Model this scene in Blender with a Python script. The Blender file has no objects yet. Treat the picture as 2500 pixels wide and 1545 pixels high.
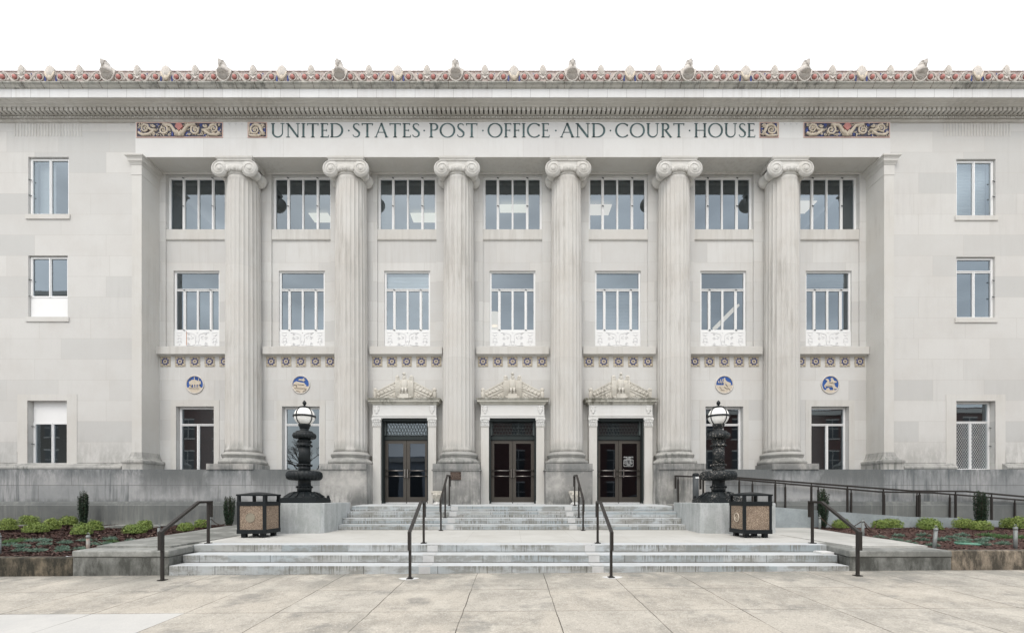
import bpy, math, random
from mathutils import Vector, noise as mnoise
random.seed(7)
R = math.radians
# ------------------------------------------------------------ camera, sky, light, exposure
sc = bpy.context.scene
E = 1.385            # eye height above the foot of the steps
F = 1060.0           # focal length in photo pixels (photo is 2500 wide)
HY = 1215.0          # horizon row of the photo
cam_d = bpy.data.cameras.new("camera"); cam = bpy.data.objects.new("camera", cam_d)
sc.collection.objects.link(cam); sc.camera = cam
cam.location = (0, 0, E); cam.rotation_euler = (R(90), 0, 0)
cam_d.sensor_width = 36; cam_d.lens = 36*F/2500; cam_d.shift_y = (HY-772.5)/2500
cam_d.clip_end = 500; cam_d.clip_start = 0.05
world = bpy.data.worlds.new("World"); sc.world = world; world.use_nodes = True
wn = world.node_tree; wn.nodes.clear()
sky = wn.nodes.new("ShaderNodeTexSky"); sky.sky_type = 'NISHITA'; sky.sun_disc = False
sky.sun_elevation = R(58); sky.sun_rotation = R(200); sky.dust_density = 6; sky.air_density = 1.5
bg1 = wn.nodes.new("ShaderNodeBackground"); bg1.inputs[1].default_value = 0.05
bg2 = wn.nodes.new("ShaderNodeBackground"); bg2.inputs[0].default_value = (0.960, 0.972, 0.994, 1)
bg2.inputs[1].default_value = 1.28
add = wn.nodes.new("ShaderNodeAddShader"); wo = wn.nodes.new("ShaderNodeOutputWorld")
wtc = wn.nodes.new("ShaderNodeTexCoord"); wsp = wn.nodes.new("ShaderNodeSeparateXYZ"); wn.links.new(wtc.outputs["Generated"], wsp.inputs[0])
wmp = wn.nodes.new("ShaderNodeMapping"); wmp.inputs["Scale"].default_value = (1.2, 1.2, 3.0); wn.links.new(wtc.outputs["Generated"], wmp.inputs[0])
wnz = wn.nodes.new("ShaderNodeTexNoise"); wnz.inputs["Scale"].default_value = 3.2; wnz.inputs["Detail"].default_value = 5; wn.links.new(wmp.outputs[0], wnz.inputs["Vector"])
wr1 = wn.nodes.new("ShaderNodeMapRange"); wn.links.new(wnz.outputs["Fac"], wr1.inputs[0])
for i_, v_ in enumerate((0.35, 0.65, 0.95, 1.70)): wr1.inputs[i_+1].default_value = v_
wr2 = wn.nodes.new("ShaderNodeMapRange"); wn.links.new(wsp.outputs[1], wr2.inputs[0])
for i_, v_ in enumerate((0.2, -0.3, 0.0, 1.0)): wr2.inputs[i_+1].default_value = v_
wmx = wn.nodes.new("ShaderNodeMix"); wmx.inputs[2].default_value = 1.33; wn.links.new(wr2.outputs[0], wmx.inputs[0]); wn.links.new(wr1.outputs[0], wmx.inputs[3])
wn.links.new(wmx.outputs[0], bg2.inputs[1])
wn.links.new(sky.outputs[0], bg1.inputs[0]); wn.links.new(bg1.outputs[0], add.inputs[0])
wn.links.new(bg2.outputs[0], add.inputs[1]); wn.links.new(add.outputs[0], wo.inputs[0])
sd = bpy.data.lights.new("sun", 'SUN'); sd.energy = 0.9; sd.angle = R(28); sd.color = (1.0, 0.97, 0.92)
so = bpy.data.objects.new("sun", sd); sc.collection.objects.link(so)
so.rotation_euler = (R(38), 0, R(-14))
sc.view_settings.view_transform = 'Standard'; sc.view_settings.look = 'None'
sc.view_settings.exposure = 0.08; sc.view_settings.gamma = 1.0
sc.render.engine = 'CYCLES'
C = sc.collection

def PX(px, d): return (px-1250.0)*d/F
def PZ(py, d): return E + (HY-py)*d/F

# ------------------------------------------------------------ node helper and materials
class N:
    def __init__(s, name, rough=0.8, metal=0.0, spec=0.3):
        s.m = bpy.data.materials.new(name); s.m.use_nodes = True; s.t = s.m.node_tree
        s.b = s.t.nodes["Principled BSDF"]; s.b.inputs["Roughness"].default_value = rough
        s.b.inputs["Metallic"].default_value = metal
        s.b.inputs["Specular IOR Level"].default_value = spec
        s._p = None
    def node(s, typ, **kw):
        n = s.t.nodes.new(typ)
        for k, v in kw.items(): setattr(n, k, v)
        return n
    def lk(s, a, b): s.t.links.new(a, b)
    def put(s, inp, v):
        if hasattr(v, 'is_output') or isinstance(v, bpy.types.NodeSocket): s.lk(v, inp)
        else: inp.default_value = v
    def pos(s):
        if s._p is None: s._p = s.node("ShaderNodeNewGeometry").outputs["Position"]
        return s._p
    def obj(s): return s.node("ShaderNodeTexCoord").outputs["Object"]
    def sep(s, v):
        n = s.node("ShaderNodeSeparateXYZ"); s.lk(v, n.inputs[0]); return n.outputs
    def comb(s, x, y, z):
        n = s.node("ShaderNodeCombineXYZ")
        for i, v in enumerate((x, y, z)): s.put(n.inputs[i], v)
        return n.outputs[0]
    def math(s, op, a, b=0.0, c=None, clamp=False):
        n = s.node("ShaderNodeMath", operation=op); n.use_clamp = clamp
        s.put(n.inputs[0], a); s.put(n.inputs[1], b)
        if c is not None: s.put(n.inputs[2], c)
        return n.outputs[0]
    def noise(s, vec, scale, detail=4, rough=0.6, stretch=None):
        if stretch:
            m = s.node("ShaderNodeMapping"); s.lk(vec, m.inputs[0]); m.inputs["Scale"].default_value = stretch; vec = m.outputs[0]
        n = s.node("ShaderNodeTexNoise"); s.lk(vec, n.inputs["Vector"]); n.inputs["Scale"].default_value = scale
        n.inputs["Detail"].default_value = detail; n.inputs["Roughness"].default_value = rough
        return n.outputs["Fac"]
    def ramp(s, v, a, b, lo=0.0, hi=1.0):
        n = s.node("ShaderNodeMapRange"); s.put(n.inputs[0], v)
        n.inputs[1].default_value = a; n.inputs[2].default_value = b
        n.inputs[3].default_value = lo; n.inputs[4].default_value = hi
        return n.outputs[0]
    def mix(s, f, a, b, typ='MIX'):
        n = s.node("ShaderNodeMix", data_type='RGBA', blend_type=typ)
        s.put(n.inputs[0], f)
        s.put(n.inputs[6], a if not isinstance(a, tuple) else (*a, 1)[:4])
        s.put(n.inputs[7], b if not isinstance(b, tuple) else (*b, 1)[:4])
        return n.outputs[2]
    def bump(s, h, strength=0.3, dist=0.01):
        n = s.node("ShaderNodeBump"); n.inputs["Strength"].default_value = strength
        n.inputs["Distance"].default_value = dist; s.lk(h, n.inputs["Height"]); s.lk(n.outputs[0], s.b.inputs["Normal"])
    def col(s, v): s.put(s.b.inputs["Base Color"], v if not isinstance(v, tuple) else (*v, 1)[:4]); return s.m

def stone(name, c, patch=(0.5, 0.5, 0.48), pamt=0.35, streak=None, samt=0.0, blocks=None, bcol=None, rough=0.85,
          bumpd=0.004, dirt=(), joint=(0.42, 0.40, 0.37), fine=0.12, mort=0.007, jamt=0.5, drums=False, bays=False):
    k = N(name, rough); p = k.pos()
    x, y, z = k.sep(p)
    col = c
    n1 = k.ramp(k.noise(p, 0.6, 6, 0.68), 0.42, 0.60)
    col = k.mix(k.math('MULTIPLY', n1, pamt), col, patch)
    if blocks:
        bw, rh, z0 = blocks
        v = k.comb(k.math('ADD', k.math('ADD', x, y), 200.3), k.math('SUBTRACT', z, z0 - 40*rh), 0.0)
        b = k.node("ShaderNodeTexBrick"); k.lk(v, b.inputs["Vector"])
        b.inputs["Scale"].default_value = 1.0; b.inputs["Mortar Size"].default_value = mort
        b.inputs["Mortar Smooth"].default_value = 0.3; b.inputs["Brick Width"].default_value = bw
        b.inputs["Row Height"].default_value = rh; b.offset = 0.37; b.offset_frequency = 2; b.squash = 0.72; b.squash_frequency = 3
        b.inputs["Color1"].default_value = (0, 0, 0, 1); b.inputs["Color2"].default_value = (1, 1, 1, 1)
        b.inputs["Mortar"].default_value = (0.5, 0.5, 0.5, 1)
        bw_ = k.node("ShaderNodeRGBToBW"); k.lk(b.outputs[0], bw_.inputs[0])
        t = k.ramp(bw_.outputs[0], 0.0, 1.0)
        col = k.mix(k.math('MULTIPLY', k.ramp(t, 0.45, 0.98), 0.62), col, bcol or tuple(q*0.80 for q in c))
        col = k.mix(k.math('MULTIPLY', k.ramp(t, 0.30, 0.0), 0.40), col, tuple(q*1.08 for q in c))
        col = k.mix(k.math('MULTIPLY', b.outputs["Fac"], jamt), col, joint)
    if streak:
        s1 = k.ramp(k.noise(p, 1.0, 6, 0.7, (7, 7, 0.5)), 0.47, 0.62)
        s2 = k.ramp(k.noise(p, 0.45, 4, 0.6), 0.45, 0.60)
        col = k.mix(k.math('MULTIPLY', k.math('MULTIPLY', s1, s2), samt, clamp=True), col, streak)
    for (zc, hw, amt, dc) in dirt:
        m = k.math('SUBTRACT', 1.0, k.math('DIVIDE', k.math('ABSOLUTE', k.math('SUBTRACT', z, zc)), hw), clamp=True)
        nz = k.ramp(k.noise(p, 1.3, 6, 0.75, (2.2, 2.2, 0.8)), 0.40, 0.56)
        col = k.mix(k.math('MULTIPLY', k.math('MULTIPLY', m, nz), amt, clamp=True), col, dc)
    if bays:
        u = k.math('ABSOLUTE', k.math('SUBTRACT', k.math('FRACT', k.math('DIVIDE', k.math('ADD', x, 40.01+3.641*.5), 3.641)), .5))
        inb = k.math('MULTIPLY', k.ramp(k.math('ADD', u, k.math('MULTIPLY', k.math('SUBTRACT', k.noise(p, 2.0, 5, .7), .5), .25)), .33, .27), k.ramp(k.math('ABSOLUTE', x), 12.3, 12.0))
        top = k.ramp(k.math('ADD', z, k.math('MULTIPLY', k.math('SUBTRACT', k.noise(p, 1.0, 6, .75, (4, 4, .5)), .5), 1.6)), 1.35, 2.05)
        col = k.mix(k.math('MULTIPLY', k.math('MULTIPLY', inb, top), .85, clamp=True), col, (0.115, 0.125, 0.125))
    if drums:
        wv_ = k.node("ShaderNodeTexWhiteNoise", noise_dimensions='2D'); fz = k.math('DIVIDE', k.math('SUBTRACT', z, 2.95), 3.05)
        k.lk(k.comb(k.math('FLOOR', k.math('DIVIDE', k.math('ADD', x, 40.01), 3.641)), k.math('FLOOR', fz), 0.0), wv_.inputs["Vector"])
        col = k.mix(k.math('MULTIPLY', wv_.outputs["Value"], .30), col, tuple(q*.78 for q in c))
        col = k.mix(k.math('MULTIPLY', k.math('GREATER_THAN', k.math('ABSOLUTE', k.math('SUBTRACT', k.math('FRACT', fz), .5)), .4985), .5), col, joint)
    nf = k.noise(p, 38, 3, 0.7)
    col = k.mix(k.math('MULTIPLY', k.ramp(nf, 0.35, 0.75), fine), col, tuple(q*0.6 for q in c))
    h = k.noise(p, 60, 3, 0.6); k.bump(h, 0.35, bumpd)
    return k.col(col)

def plain(name, c, rough=0.6, metal=0.0, var=0.15, scale=12, c2=None, spec=0.3, bump=0.0):
    k = N(name, rough, metal, spec); o = k.obj()
    n = k.ramp(k.noise(o, scale, 4, 0.65), 0.35, 0.7)
    col = k.mix(k.math('MULTIPLY', n, var if c2 is None else 1.0), c, c2 or tuple(q*0.45 for q in c))
    if bump: k.bump(k.noise(o, scale*4, 3, 0.6), 0.4, bump)
    return k.col(col)

LS = (0.578, 0.575, 0.556)
m = {}
m['lime'] = stone("limestone_ashlar", LS, (0.52, 0.505, 0.48), 0.5, (0.38, 0.375, 0.36), 0.18, (2.35, 0.68, 9.343), (0.455, 0.46, 0.45), dirt=((2.7, 0.8, 0.55, (0.30, 0.30, 0.28)),))
m['bay'] = stone("limestone_bay", (0.60, 0.602, 0.588), (0.54, 0.52, 0.49), 0.45, (0.42, 0.40, 0.37), 0.25, (1.82, 0.68, 4.745), (0.50, 0.50, 0.49))
m['smooth'] = stone("limestone_smooth", (0.585, 0.58, 0.555), (0.53, 0.51, 0.47), 0.45, (0.38, 0.365, 0.335), 0.35)
m['frieze'] = stone("limestone_frieze", (0.618, 0.622, 0.612), (0.56, 0.55, 0.53), 0.4, (0.46, 0.45, 0.43), 0.2, (3.64, 0.62, 13.17), (0.56, 0.56, 0.555))
m['column'] = stone("limestone_column", (0.578, 0.570, 0.545), (0.51, 0.485, 0.445), 0.55, (0.31, 0.295, 0.27), 0.6,
                    dirt=((2.95, 0.35, 0.85, (0.22, 0.22, 0.20)),), drums=True)
m['cornice'] = stone("limestone_cornice", (0.54, 0.53, 0.495), (0.38, 0.36, 0.32), 0.5, (0.30, 0.285, 0.26), 0.4)
m['corona'] = stone("limestone_corona", (0.66, 0.67, 0.67), (0.58, 0.575, 0.56), 0.3, (0.40, 0.38, 0.34), 0.25, (0.6068, 0.9, 13.9), (0.60, 0.60, 0.60),
                    joint=(0.10, 0.10, 0.09))
m['cyma'] = stone("limestone_gutter", (0.46, 0.45, 0.41), (0.32, 0.32, 0.29), 0.6, (0.14, 0.14, 0.13), 0.9, (0.6068, 0.9, 13.9), (0.42, 0.42, 0.39),
                  joint=(0.10, 0.10, 0.09), dirt=((14.39, 0.06, 0.8, (0.15, 0.16, 0.14)),))
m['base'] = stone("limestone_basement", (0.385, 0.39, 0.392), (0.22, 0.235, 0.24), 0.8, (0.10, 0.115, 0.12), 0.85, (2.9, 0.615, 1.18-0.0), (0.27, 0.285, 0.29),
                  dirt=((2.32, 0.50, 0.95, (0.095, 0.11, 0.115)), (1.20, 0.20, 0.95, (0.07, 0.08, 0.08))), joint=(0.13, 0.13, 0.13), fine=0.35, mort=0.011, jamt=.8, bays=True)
m['foot'] = stone("limestone_footing", (0.165, 0.175, 0.17), (0.11, 0.118, 0.118), 0.9, (0.27, 0.28, 0.26), 0.5, (2.4, 0.9, 0.3),
                  joint=(0.06, 0.06, 0.06), fine=0.3, dirt=((0.5, 0.2, 0.6, (0.33, 0.33, 0.30)),))
m['pedestal'] = stone("limestone_pedestal", (0.47, 0.46, 0.435), (0.20, 0.20, 0.195), 0.9, (0.11, 0.115, 0.11), 0.95,
                      dirt=((1.25, 0.55, 0.9, (0.11, 0.115, 0.11)), (2.35, 0.35, 0.8, (0.14, 0.15, 0.15))), fine=0.25)
m['colbase'] = stone("limestone_column_base", (0.46, 0.455, 0.43), (0.30, 0.30, 0.29), 0.7, (0.12, 0.13, 0.12), 0.8,
                     dirt=((2.62, 0.3, 0.7, (0.17, 0.175, 0.165)),), fine=0.25)
m['marble'] = stone("white_marble", (0.66, 0.665, 0.655), (0.60, 0.59, 0.56), 0.4, (0.42, 0.40, 0.36), 0.2)
m['carved'] = stone("carved_limestone", (0.62, 0.60, 0.545), (0.50, 0.47, 0.41), 0.5, (0.16, 0.15, 0.12), 0.7)
m['carvetop'] = stone("stained_door_cornice", (0.56, 0.55, 0.50), (0.36, 0.35, 0.30), 0.6, (0.11, 0.105, 0.08), 0.9,
                      dirt=((4.70, 0.07, 0.9, (0.12, 0.115, 0.09)),))

# granite steps
def steps_mat(name, a, b):
    k = N(name, 0.75); p = k.pos(); x, y, z = k.sep(p)
    nrm = k.node("ShaderNodeNewGeometry").outputs["Normal"]; nx, ny, nz = k.sep(nrm)
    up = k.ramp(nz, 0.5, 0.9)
    n1 = k.ramp(k.noise(p, 0.9, 5, 0.7, (1, 1, 2)), 0.40, 0.60)
    face = k.mix(n1, a, b)
    br = k.node("ShaderNodeTexBrick"); k.lk(k.comb(k.math('ADD', x, 101.4), k.math('MULTIPLY', k.math('ADD', z, 0.02), 1.0), 0.0), br.inputs["Vector"])
    br.inputs["Scale"].default_value = 1.0; br.inputs["Brick Width"].default_value = 1.37; br.inputs["Row Height"].default_value = 0.153
    br.inputs["Mortar Size"].default_value = 0.006; br.offset = 0.41; br.offset_frequency = 2
    br.inputs["Color1"].default_value = (0, 0, 0, 1); br.inputs["Color2"].default_value = (1, 1, 1, 1)
    bw = k.node("ShaderNodeRGBToBW"); k.lk(br.outputs[0], bw.inputs[0])
    face = k.mix(k.math('MULTIPLY', k.ramp(bw.outputs[0], .35, .95), 0.75), face, (0.27, 0.315, 0.335))
    zf = k.math('FRACT', k.math('DIVIDE', k.math('ADD', z, 0.015), 0.150))
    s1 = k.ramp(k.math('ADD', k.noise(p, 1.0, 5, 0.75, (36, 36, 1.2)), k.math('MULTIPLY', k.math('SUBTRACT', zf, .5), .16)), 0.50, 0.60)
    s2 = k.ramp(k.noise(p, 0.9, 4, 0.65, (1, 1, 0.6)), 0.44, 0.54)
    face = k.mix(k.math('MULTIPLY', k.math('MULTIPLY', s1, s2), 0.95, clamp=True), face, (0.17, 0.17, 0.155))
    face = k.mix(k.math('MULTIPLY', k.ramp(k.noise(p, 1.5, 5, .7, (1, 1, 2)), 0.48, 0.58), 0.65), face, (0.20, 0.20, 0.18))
    # vertical joints only on the risers
    xj = k.math('ABSOLUTE', k.math('SUBTRACT', k.math('FRACT', k.math('ADD', k.math('DIVIDE', x, 1.37), k.math('MULTIPLY', k.math('FLOOR', k.math('DIVIDE', k.math('ADD', z, 0.02), 0.153)), 0.41))), 0.5))
    jm = k.math('GREATER_THAN', xj, 0.4955)
    face = k.mix(k.math('MULTIPLY', jm, 0.8), face, (0.06, 0.06, 0.055))
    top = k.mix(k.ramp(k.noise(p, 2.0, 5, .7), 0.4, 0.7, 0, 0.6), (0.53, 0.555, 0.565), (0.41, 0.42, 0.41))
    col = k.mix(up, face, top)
    k.bump(k.noise(p, 70, 3, .6), 0.3, 0.003)
    return k.col(col)
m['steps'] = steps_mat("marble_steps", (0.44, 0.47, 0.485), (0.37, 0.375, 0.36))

m['patch'] = plain('mortar_patch', (0.56, 0.565, 0.56), .8, 0, .3, 4)
# terrace concrete
k = N("terrace_concrete", 0.85); p = k.pos(); x, y, z = k.sep(p)
c = k.mix(k.ramp(k.noise(p, 0.8, 6, .7), .35, .7), (0.46, 0.455, 0.425), (0.54, 0.54, 0.515))
c = k.mix(k.ramp(k.noise(p, 1.2, 5, .7, (1, 3, 1)), .50, .75, 0, .5), c, (0.36, 0.355, 0.33))
far = k.ramp(k.math('ABSOLUTE', x), 6.3, 8.0, 0, 0.55)
c = k.mix(k.math('MULTIPLY', far, k.ramp(k.noise(p, 1.5, 5, .7), .3, .6)), c, (0.23, 0.235, 0.22))
j = k.math('GREATER_THAN', k.math('ABSOLUTE', k.math('SUBTRACT', k.math('FRACT', k.math('DIVIDE', k.math('ADD', x, 60.5), 1.214)), .5)), .497)
j2 = k.math('GREATER_THAN', k.math('ABSOLUTE', k.math('SUBTRACT', k.math('FRACT', k.math('DIVIDE', k.math('ADD', y, 0.7), 1.55)), .5)), .4975)
c = k.mix(k.math('MULTIPLY', k.math('MAXIMUM', j, j2), .4), c, (0.22, 0.21, 0.19))
k.bump(k.noise(p, 80, 3, .6), .3, .003)
m['terrace'] = k.col(c)

# pavement
k = N("pavement_aggregate", 0.9); p = k.pos(); x, y, z = k.sep(p)
wob = k.math('MULTIPLY', k.math('SUBTRACT', k.noise(p, 3.0, 3, .6), .5), 0.03)
gx = k.math('ADD', k.math('DIVIDE', k.math('ADD', k.math('ADD', x, wob), 0.64 + 60*1.214), 1.214), 0.0)
gy = k.math('DIVIDE', k.math('ADD', k.math('ADD', k.math('ADD', y, wob), -5.68), 1.135*60), 1.135)
wv = k.node("ShaderNodeTexWhiteNoise", noise_dimensions='2D'); k.lk(k.comb(k.math('FLOOR', gx), k.math('FLOOR', gy), 0.0), wv.inputs["Vector"])
c = k.mix(k.ramp(wv.outputs["Value"], 0, 1, 0, .55), (0.455, 0.42, 0.36), (0.435, 0.415, 0.37))
c = k.mix(k.ramp(k.noise(p, 0.8, 12, .80, (1, .9, 1)), .45, .58, 0, .72), c, (0.275, 0.262, 0.23))
c = k.mix(k.ramp(k.noise(p, 1.5, 10, .80, (1, .9, 1)), .50, .62, 0, .7), c, (0.54, 0.51, 0.445))
agg = k.node("ShaderNodeTexVoronoi"); agg.inputs["Scale"].default_value = 75; k.lk(p, agg.inputs["Vector"])
ag2 = k.node("ShaderNodeSeparateColor"); k.lk(agg.outputs["Color"], ag2.inputs[0])
c = k.mix(k.math('MULTIPLY', k.ramp(ag2.outputs[0], .60, .95), .38), c, (0.22, 0.19, 0.16))
c = k.mix(k.math('MULTIPLY', k.ramp(ag2.outputs[1], .85, 1.0), .4), c, (0.72, 0.68, 0.62))
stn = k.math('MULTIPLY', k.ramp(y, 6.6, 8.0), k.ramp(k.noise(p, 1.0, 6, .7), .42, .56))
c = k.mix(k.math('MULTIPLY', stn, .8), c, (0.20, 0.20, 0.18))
spot = k.ramp(k.noise(p, 1.1, 6, .7, (1, 1.2, 1)), .55, .64)
c = k.mix(k.math('MULTIPLY', spot, .5), c, (0.17, 0.17, 0.16))
new = k.math('MULTIPLY', k.math('LESS_THAN', x, -4.28), k.math('LESS_THAN', y, 5.68))
c = k.mix(k.math('MULTIPLY', new, .75), c, (0.53, 0.53, 0.515))
jx = k.math('GREATER_THAN', k.math('ABSOLUTE', k.math('SUBTRACT', k.math('FRACT', gx), .5)), .4945)
jy = k.math('GREATER_THAN', k.math('ABSOLUTE', k.math('SUBTRACT', k.math('FRACT', gy), .5)), .4955)
jm = k.math('MULTIPLY', k.math('MAXIMUM', jx, jy), k.ramp(k.noise(p, 1.1, 3, .5), .35, .55, .35, .95))
c = k.mix(jm, c, (0.07, 0.06, 0.05))
k.bump(agg.outputs["Distance"], .35, .004)
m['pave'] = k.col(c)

def conc(name, c, d, amt=.7, sc_=1.4, st=(5, 5, .8), lo=.44, hi=.58):
    k = N(name, .9); p = k.pos()
    col = k.mix(k.ramp(k.noise(p, sc_, 6, .72), .42, .58), c, tuple((a+b)/2 for a, b in zip(c, d)))
    col = k.mix(k.math('MULTIPLY', k.ramp(k.noise(p, 1.0, 6, .75, st), lo, hi), amt), col, d)
    col = k.mix(k.math('MULTIPLY', k.ramp(k.noise(p, 26, 3, .7), .5, .75), .3), col, tuple(q*.5 for q in c))
    k.bump(k.noise(p, 50, 4, .7), .5, .006); return k.col(col)
m['cheek'] = conc("stained_concrete", (0.25, 0.255, 0.24), (0.06, 0.062, 0.055), .9, st=(2.5, 2.5, 1.0), lo=.40)
m['cheektop'] = conc("weathered_coping", (0.33, 0.335, 0.315), (0.12, 0.125, 0.115), .7, st=(1, 1, 1))
m['planter'] = conc("brown_stained_wall", (0.24, 0.20, 0.145), (0.030, 0.029, 0.023), .97, 2.0, st=(2.5, 2.5, 1.2), lo=.36, hi=.54)
m['planter2'] = conc("tan_concrete_wall", (0.34, 0.285, 0.22), (0.055, 0.050, 0.040), .95, 1.6, st=(2.5, 2.5, 1.0), lo=.40, hi=.54)
m['block'] = conc("blue_grey_concrete", (0.34, 0.365, 0.36), (0.50, 0.52, 0.525), .9, 1.8, st=(4.5, 4.5, .7), lo=.47, hi=.60)
m['ramp'] = conc("ramp_concrete", (0.33, 0.37, 0.385), (0.24, 0.27, 0.28), .7, 2.2, st=(1, 1, 1))
m['mulch'] = conc("mulch_bed", (0.060, 0.030, 0.024), (0.022, 0.012, 0.010), .8, 14, st=(8, 8, 8))
m['iron'] = plain("black_painted_iron", (0.009, 0.013, 0.015), .5, 0, .5, 25, spec=.35, bump=.004)
k = N("flaking_black_iron", .55, spec=.35); o = k.obj()
fl = k.ramp(k.noise(o, 26, 5, .8), .56, .60); zz = k.ramp(k.sep(o)[2], 1.35, -0.05)
c = k.mix(k.math('MULTIPLY', fl, k.ramp(k.noise(o, 2.2, 3, .6), .42, .60), clamp=True), (0.010, 0.014, 0.016), (0.50, 0.47, 0.43))
k.bump(k.noise(o, 60, 4, .7), .5, .006); m['iron2'] = k.col(c)
m['rail'] = plain("brown_handrail_paint", (0.024, 0.0205, 0.018), .45, 0.0, .25, 8, spec=.4)
m['white'] = plain("white_window_paint", (0.78, 0.79, 0.79), .5, 0, .03, 6)
m['relief'] = plain("white_relief_paint", (0.76, 0.77, 0.77), .6, 0, .05, 9)
m['reliefgrey'] = plain("relief_swirl_shading", (0.69, 0.70, 0.71), .7)  # greyer than the panel, paints the shading of the white swirls
m['reliefline'] = plain("shadowed_relief", (0.50, 0.51, 0.52), .7)
m['bronze'] = plain("bronze_door_frame", (0.088, 0.080, 0.070), .35, .35, .2, 5)
m['dark'] = plain("dark_green_bronze", (0.026, 0.034, 0.034), .5, .2, .3, 12)
m['steel'] = plain("brushed_steel", (0.30, 0.28, 0.26), .28, .9, .2, 8)
m['kick'] = plain("door_sweep_metal", (0.72, 0.72, 0.72), .3, .4)
m['letter'] = plain("verdigris_letter_paint", (0.032, 0.055, 0.058), .7, 0, 1, 5, c2=(0.11, 0.17, 0.175))
m['cream'] = plain("cream_terracotta", (0.60, 0.53, 0.43), .6, 0, .35, 14)
m['creamgrey'] = plain("weathered_terracotta", (0.64, 0.605, 0.56), .7, 0, .35, 10)
m['pink'] = plain("pink_terracotta", (0.60, 0.43, 0.37), .6, 0, .3, 12)
m['red'] = plain("red_terracotta_ball", (0.52, 0.215, 0.19), .5, 0, 1, 4, c2=(0.36, 0.17, 0.16))
m['blue'] = plain("cobalt_glaze", (0.045, 0.075, 0.30), .35, 0, 1, 9, c2=(0.035, 0.045, 0.10))
m['bluedk'] = plain('dark_blue_ground', (0.085, 0.060, 0.050), .5, 0, 1, 5, c2=(0.035, 0.060, 0.13))
m['crestline'] = plain('grey_terracotta_scroll', (0.50, 0.46, 0.42), .7, 0, .4, 12)
m['gapshade'] = plain('painted_recess_shade', (0.13, 0.125, 0.11), .9, 0, .5, 6)  # dark tone that paints shade into dentil gaps and riser feet
m['ruststain'] = plain('rust_stain', (0.45, 0.19, 0.09), .9)
m['grille'] = plain("grille_bronze", (0.11, 0.13, 0.13), .5, 0, .3, 12)
m['blue2'] = plain("bright_blue_glaze", (0.028, 0.095, 0.33), .35, 0, .3, 4)
m['dkline'] = plain("dark_glaze_and_relief_shadow", (0.09, 0.065, 0.055), .8)
m['crest'] = plain("cresting_terracotta", (0.58, 0.52, 0.47), .7, 0, 1, 16, c2=(0.27, 0.20, 0.20))
m['tile'] = plain("tan_terracotta_tile", (0.50, 0.45, 0.36), .7, 0, 1, 26, c2=(0.27, 0.235, 0.18))
m['binframe'] = plain("black_bin_plastic", (0.007, 0.010, 0.012), .5, 0, .3, 9, spec=.3)
k = N("pebble_panel", .9); o = k.obj(); v = k.node("ShaderNodeTexVoronoi"); v.inputs["Scale"].default_value = 105; k.lk(o, v.inputs["Vector"])
s = k.node("ShaderNodeSeparateColor"); k.lk(v.outputs["Color"], s.inputs[0])
c = k.mix(s.outputs[0], (0.24, 0.175, 0.125), (0.60, 0.49, 0.38)); c = k.mix(k.ramp(v.outputs["Distance"], .3, .62, 0, .8), c, (0.08, 0.055, 0.04))
c = k.mix(k.ramp(k.noise(o, 3.2, 3, .6), .52, .72, 0, .6), c, (0.12, 0.085, 0.065))
k.bump(v.outputs["Distance"], -.6, .008); m['pebble'] = k.col(c)
m['disc'] = plain("bin_disc", (0.30, 0.27, 0.21), .5, .3)
m['galv'] = plain("galvanised_pipe", (0.27, 0.29, 0.285), .5, .3, .6, 10)
m['rust'] = plain("rusty_chain", (0.10, 0.065, 0.05), .8)
m['leafy'] = plain("yellow_green_leaves", (0.24, 0.30, 0.075), .6, 0, 1, 14, c2=(0.085, 0.145, 0.030))
k = N("yellow_green_leaves", .6); o = k.obj(); rn = k.node("ShaderNodeObjectInfo").outputs["Random"]
c = k.mix(k.ramp(k.noise(o, 14, 4, .65), .35, .65), (0.30, 0.37, 0.09), (0.10, 0.165, 0.035))
c = k.mix(k.ramp(k.noise(o, 90, 2, .5), .58, .66, 0, .7), c, (0.42, 0.44, 0.20))
m['leafy'] = k.col(k.mix(k.math('MULTIPLY', rn, .30), c, (0.10, 0.19, 0.05)))
m['leafd'] = plain("dark_holly_leaves", (0.014, 0.032, 0.018), .5, 0, 1, 12, c2=(0.030, 0.056, 0.028))
m['juni'] = plain("blue_green_juniper", (0.22, 0.32, 0.25), .7, 0, 1, 10, c2=(0.12, 0.20, 0.15))
m['junig'] = plain("light_green_creeper", (0.14, 0.24, 0.10), .7, 0, 1, 10, c2=(0.08, 0.15, 0.06))
m['bark'] = plain("bark", (0.10, 0.075, 0.055), .9)
m['chip'] = plain("mulch_chips", (0.105, 0.060, 0.050), .9, 0, 1, 5, c2=(0.040, 0.020, 0.017))
m['chip2'] = plain("pale_mulch_chips", (0.22, 0.15, 0.125), .9, 0, .5, 5)
m['lid'] = plain("green_valve_lid", (0.12, 0.27, 0.20), .6)
m['plaque'] = plain("bronze_plaque", (0.055, 0.035, 0.027), .45, .3, .2)
m['plaquetext'] = plain("plaque_lettering", (0.30, 0.24, 0.20), .6)
m['signtext'] = plain("white_vinyl", (0.80, 0.82, 0.82), .6)
m['reader'] = plain("grey_post_paint", (0.085, 0.095, 0.10), .5)
m['int'] = plain("office_wall", (0.23, 0.24, 0.24), .9)
m['intdark'] = plain("office_dark_wall", (0.05, 0.05, 0.05), .9)
m['ceil'] = plain("office_ceiling", (0.30, 0.30, 0.29), .9)
m['blind'] = plain("window_blind", (0.70, 0.72, 0.73), .8, 0, .1)
m['roof'] = plain("flat_roof", (0.25, 0.25, 0.25), .9)
def emis(name, c, s_):
    k = N(name); k.b.inputs["Emission Color"].default_value = (*c, 1); k.b.inputs["Emission Strength"].default_value = s_
    return k.col(c)
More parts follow.
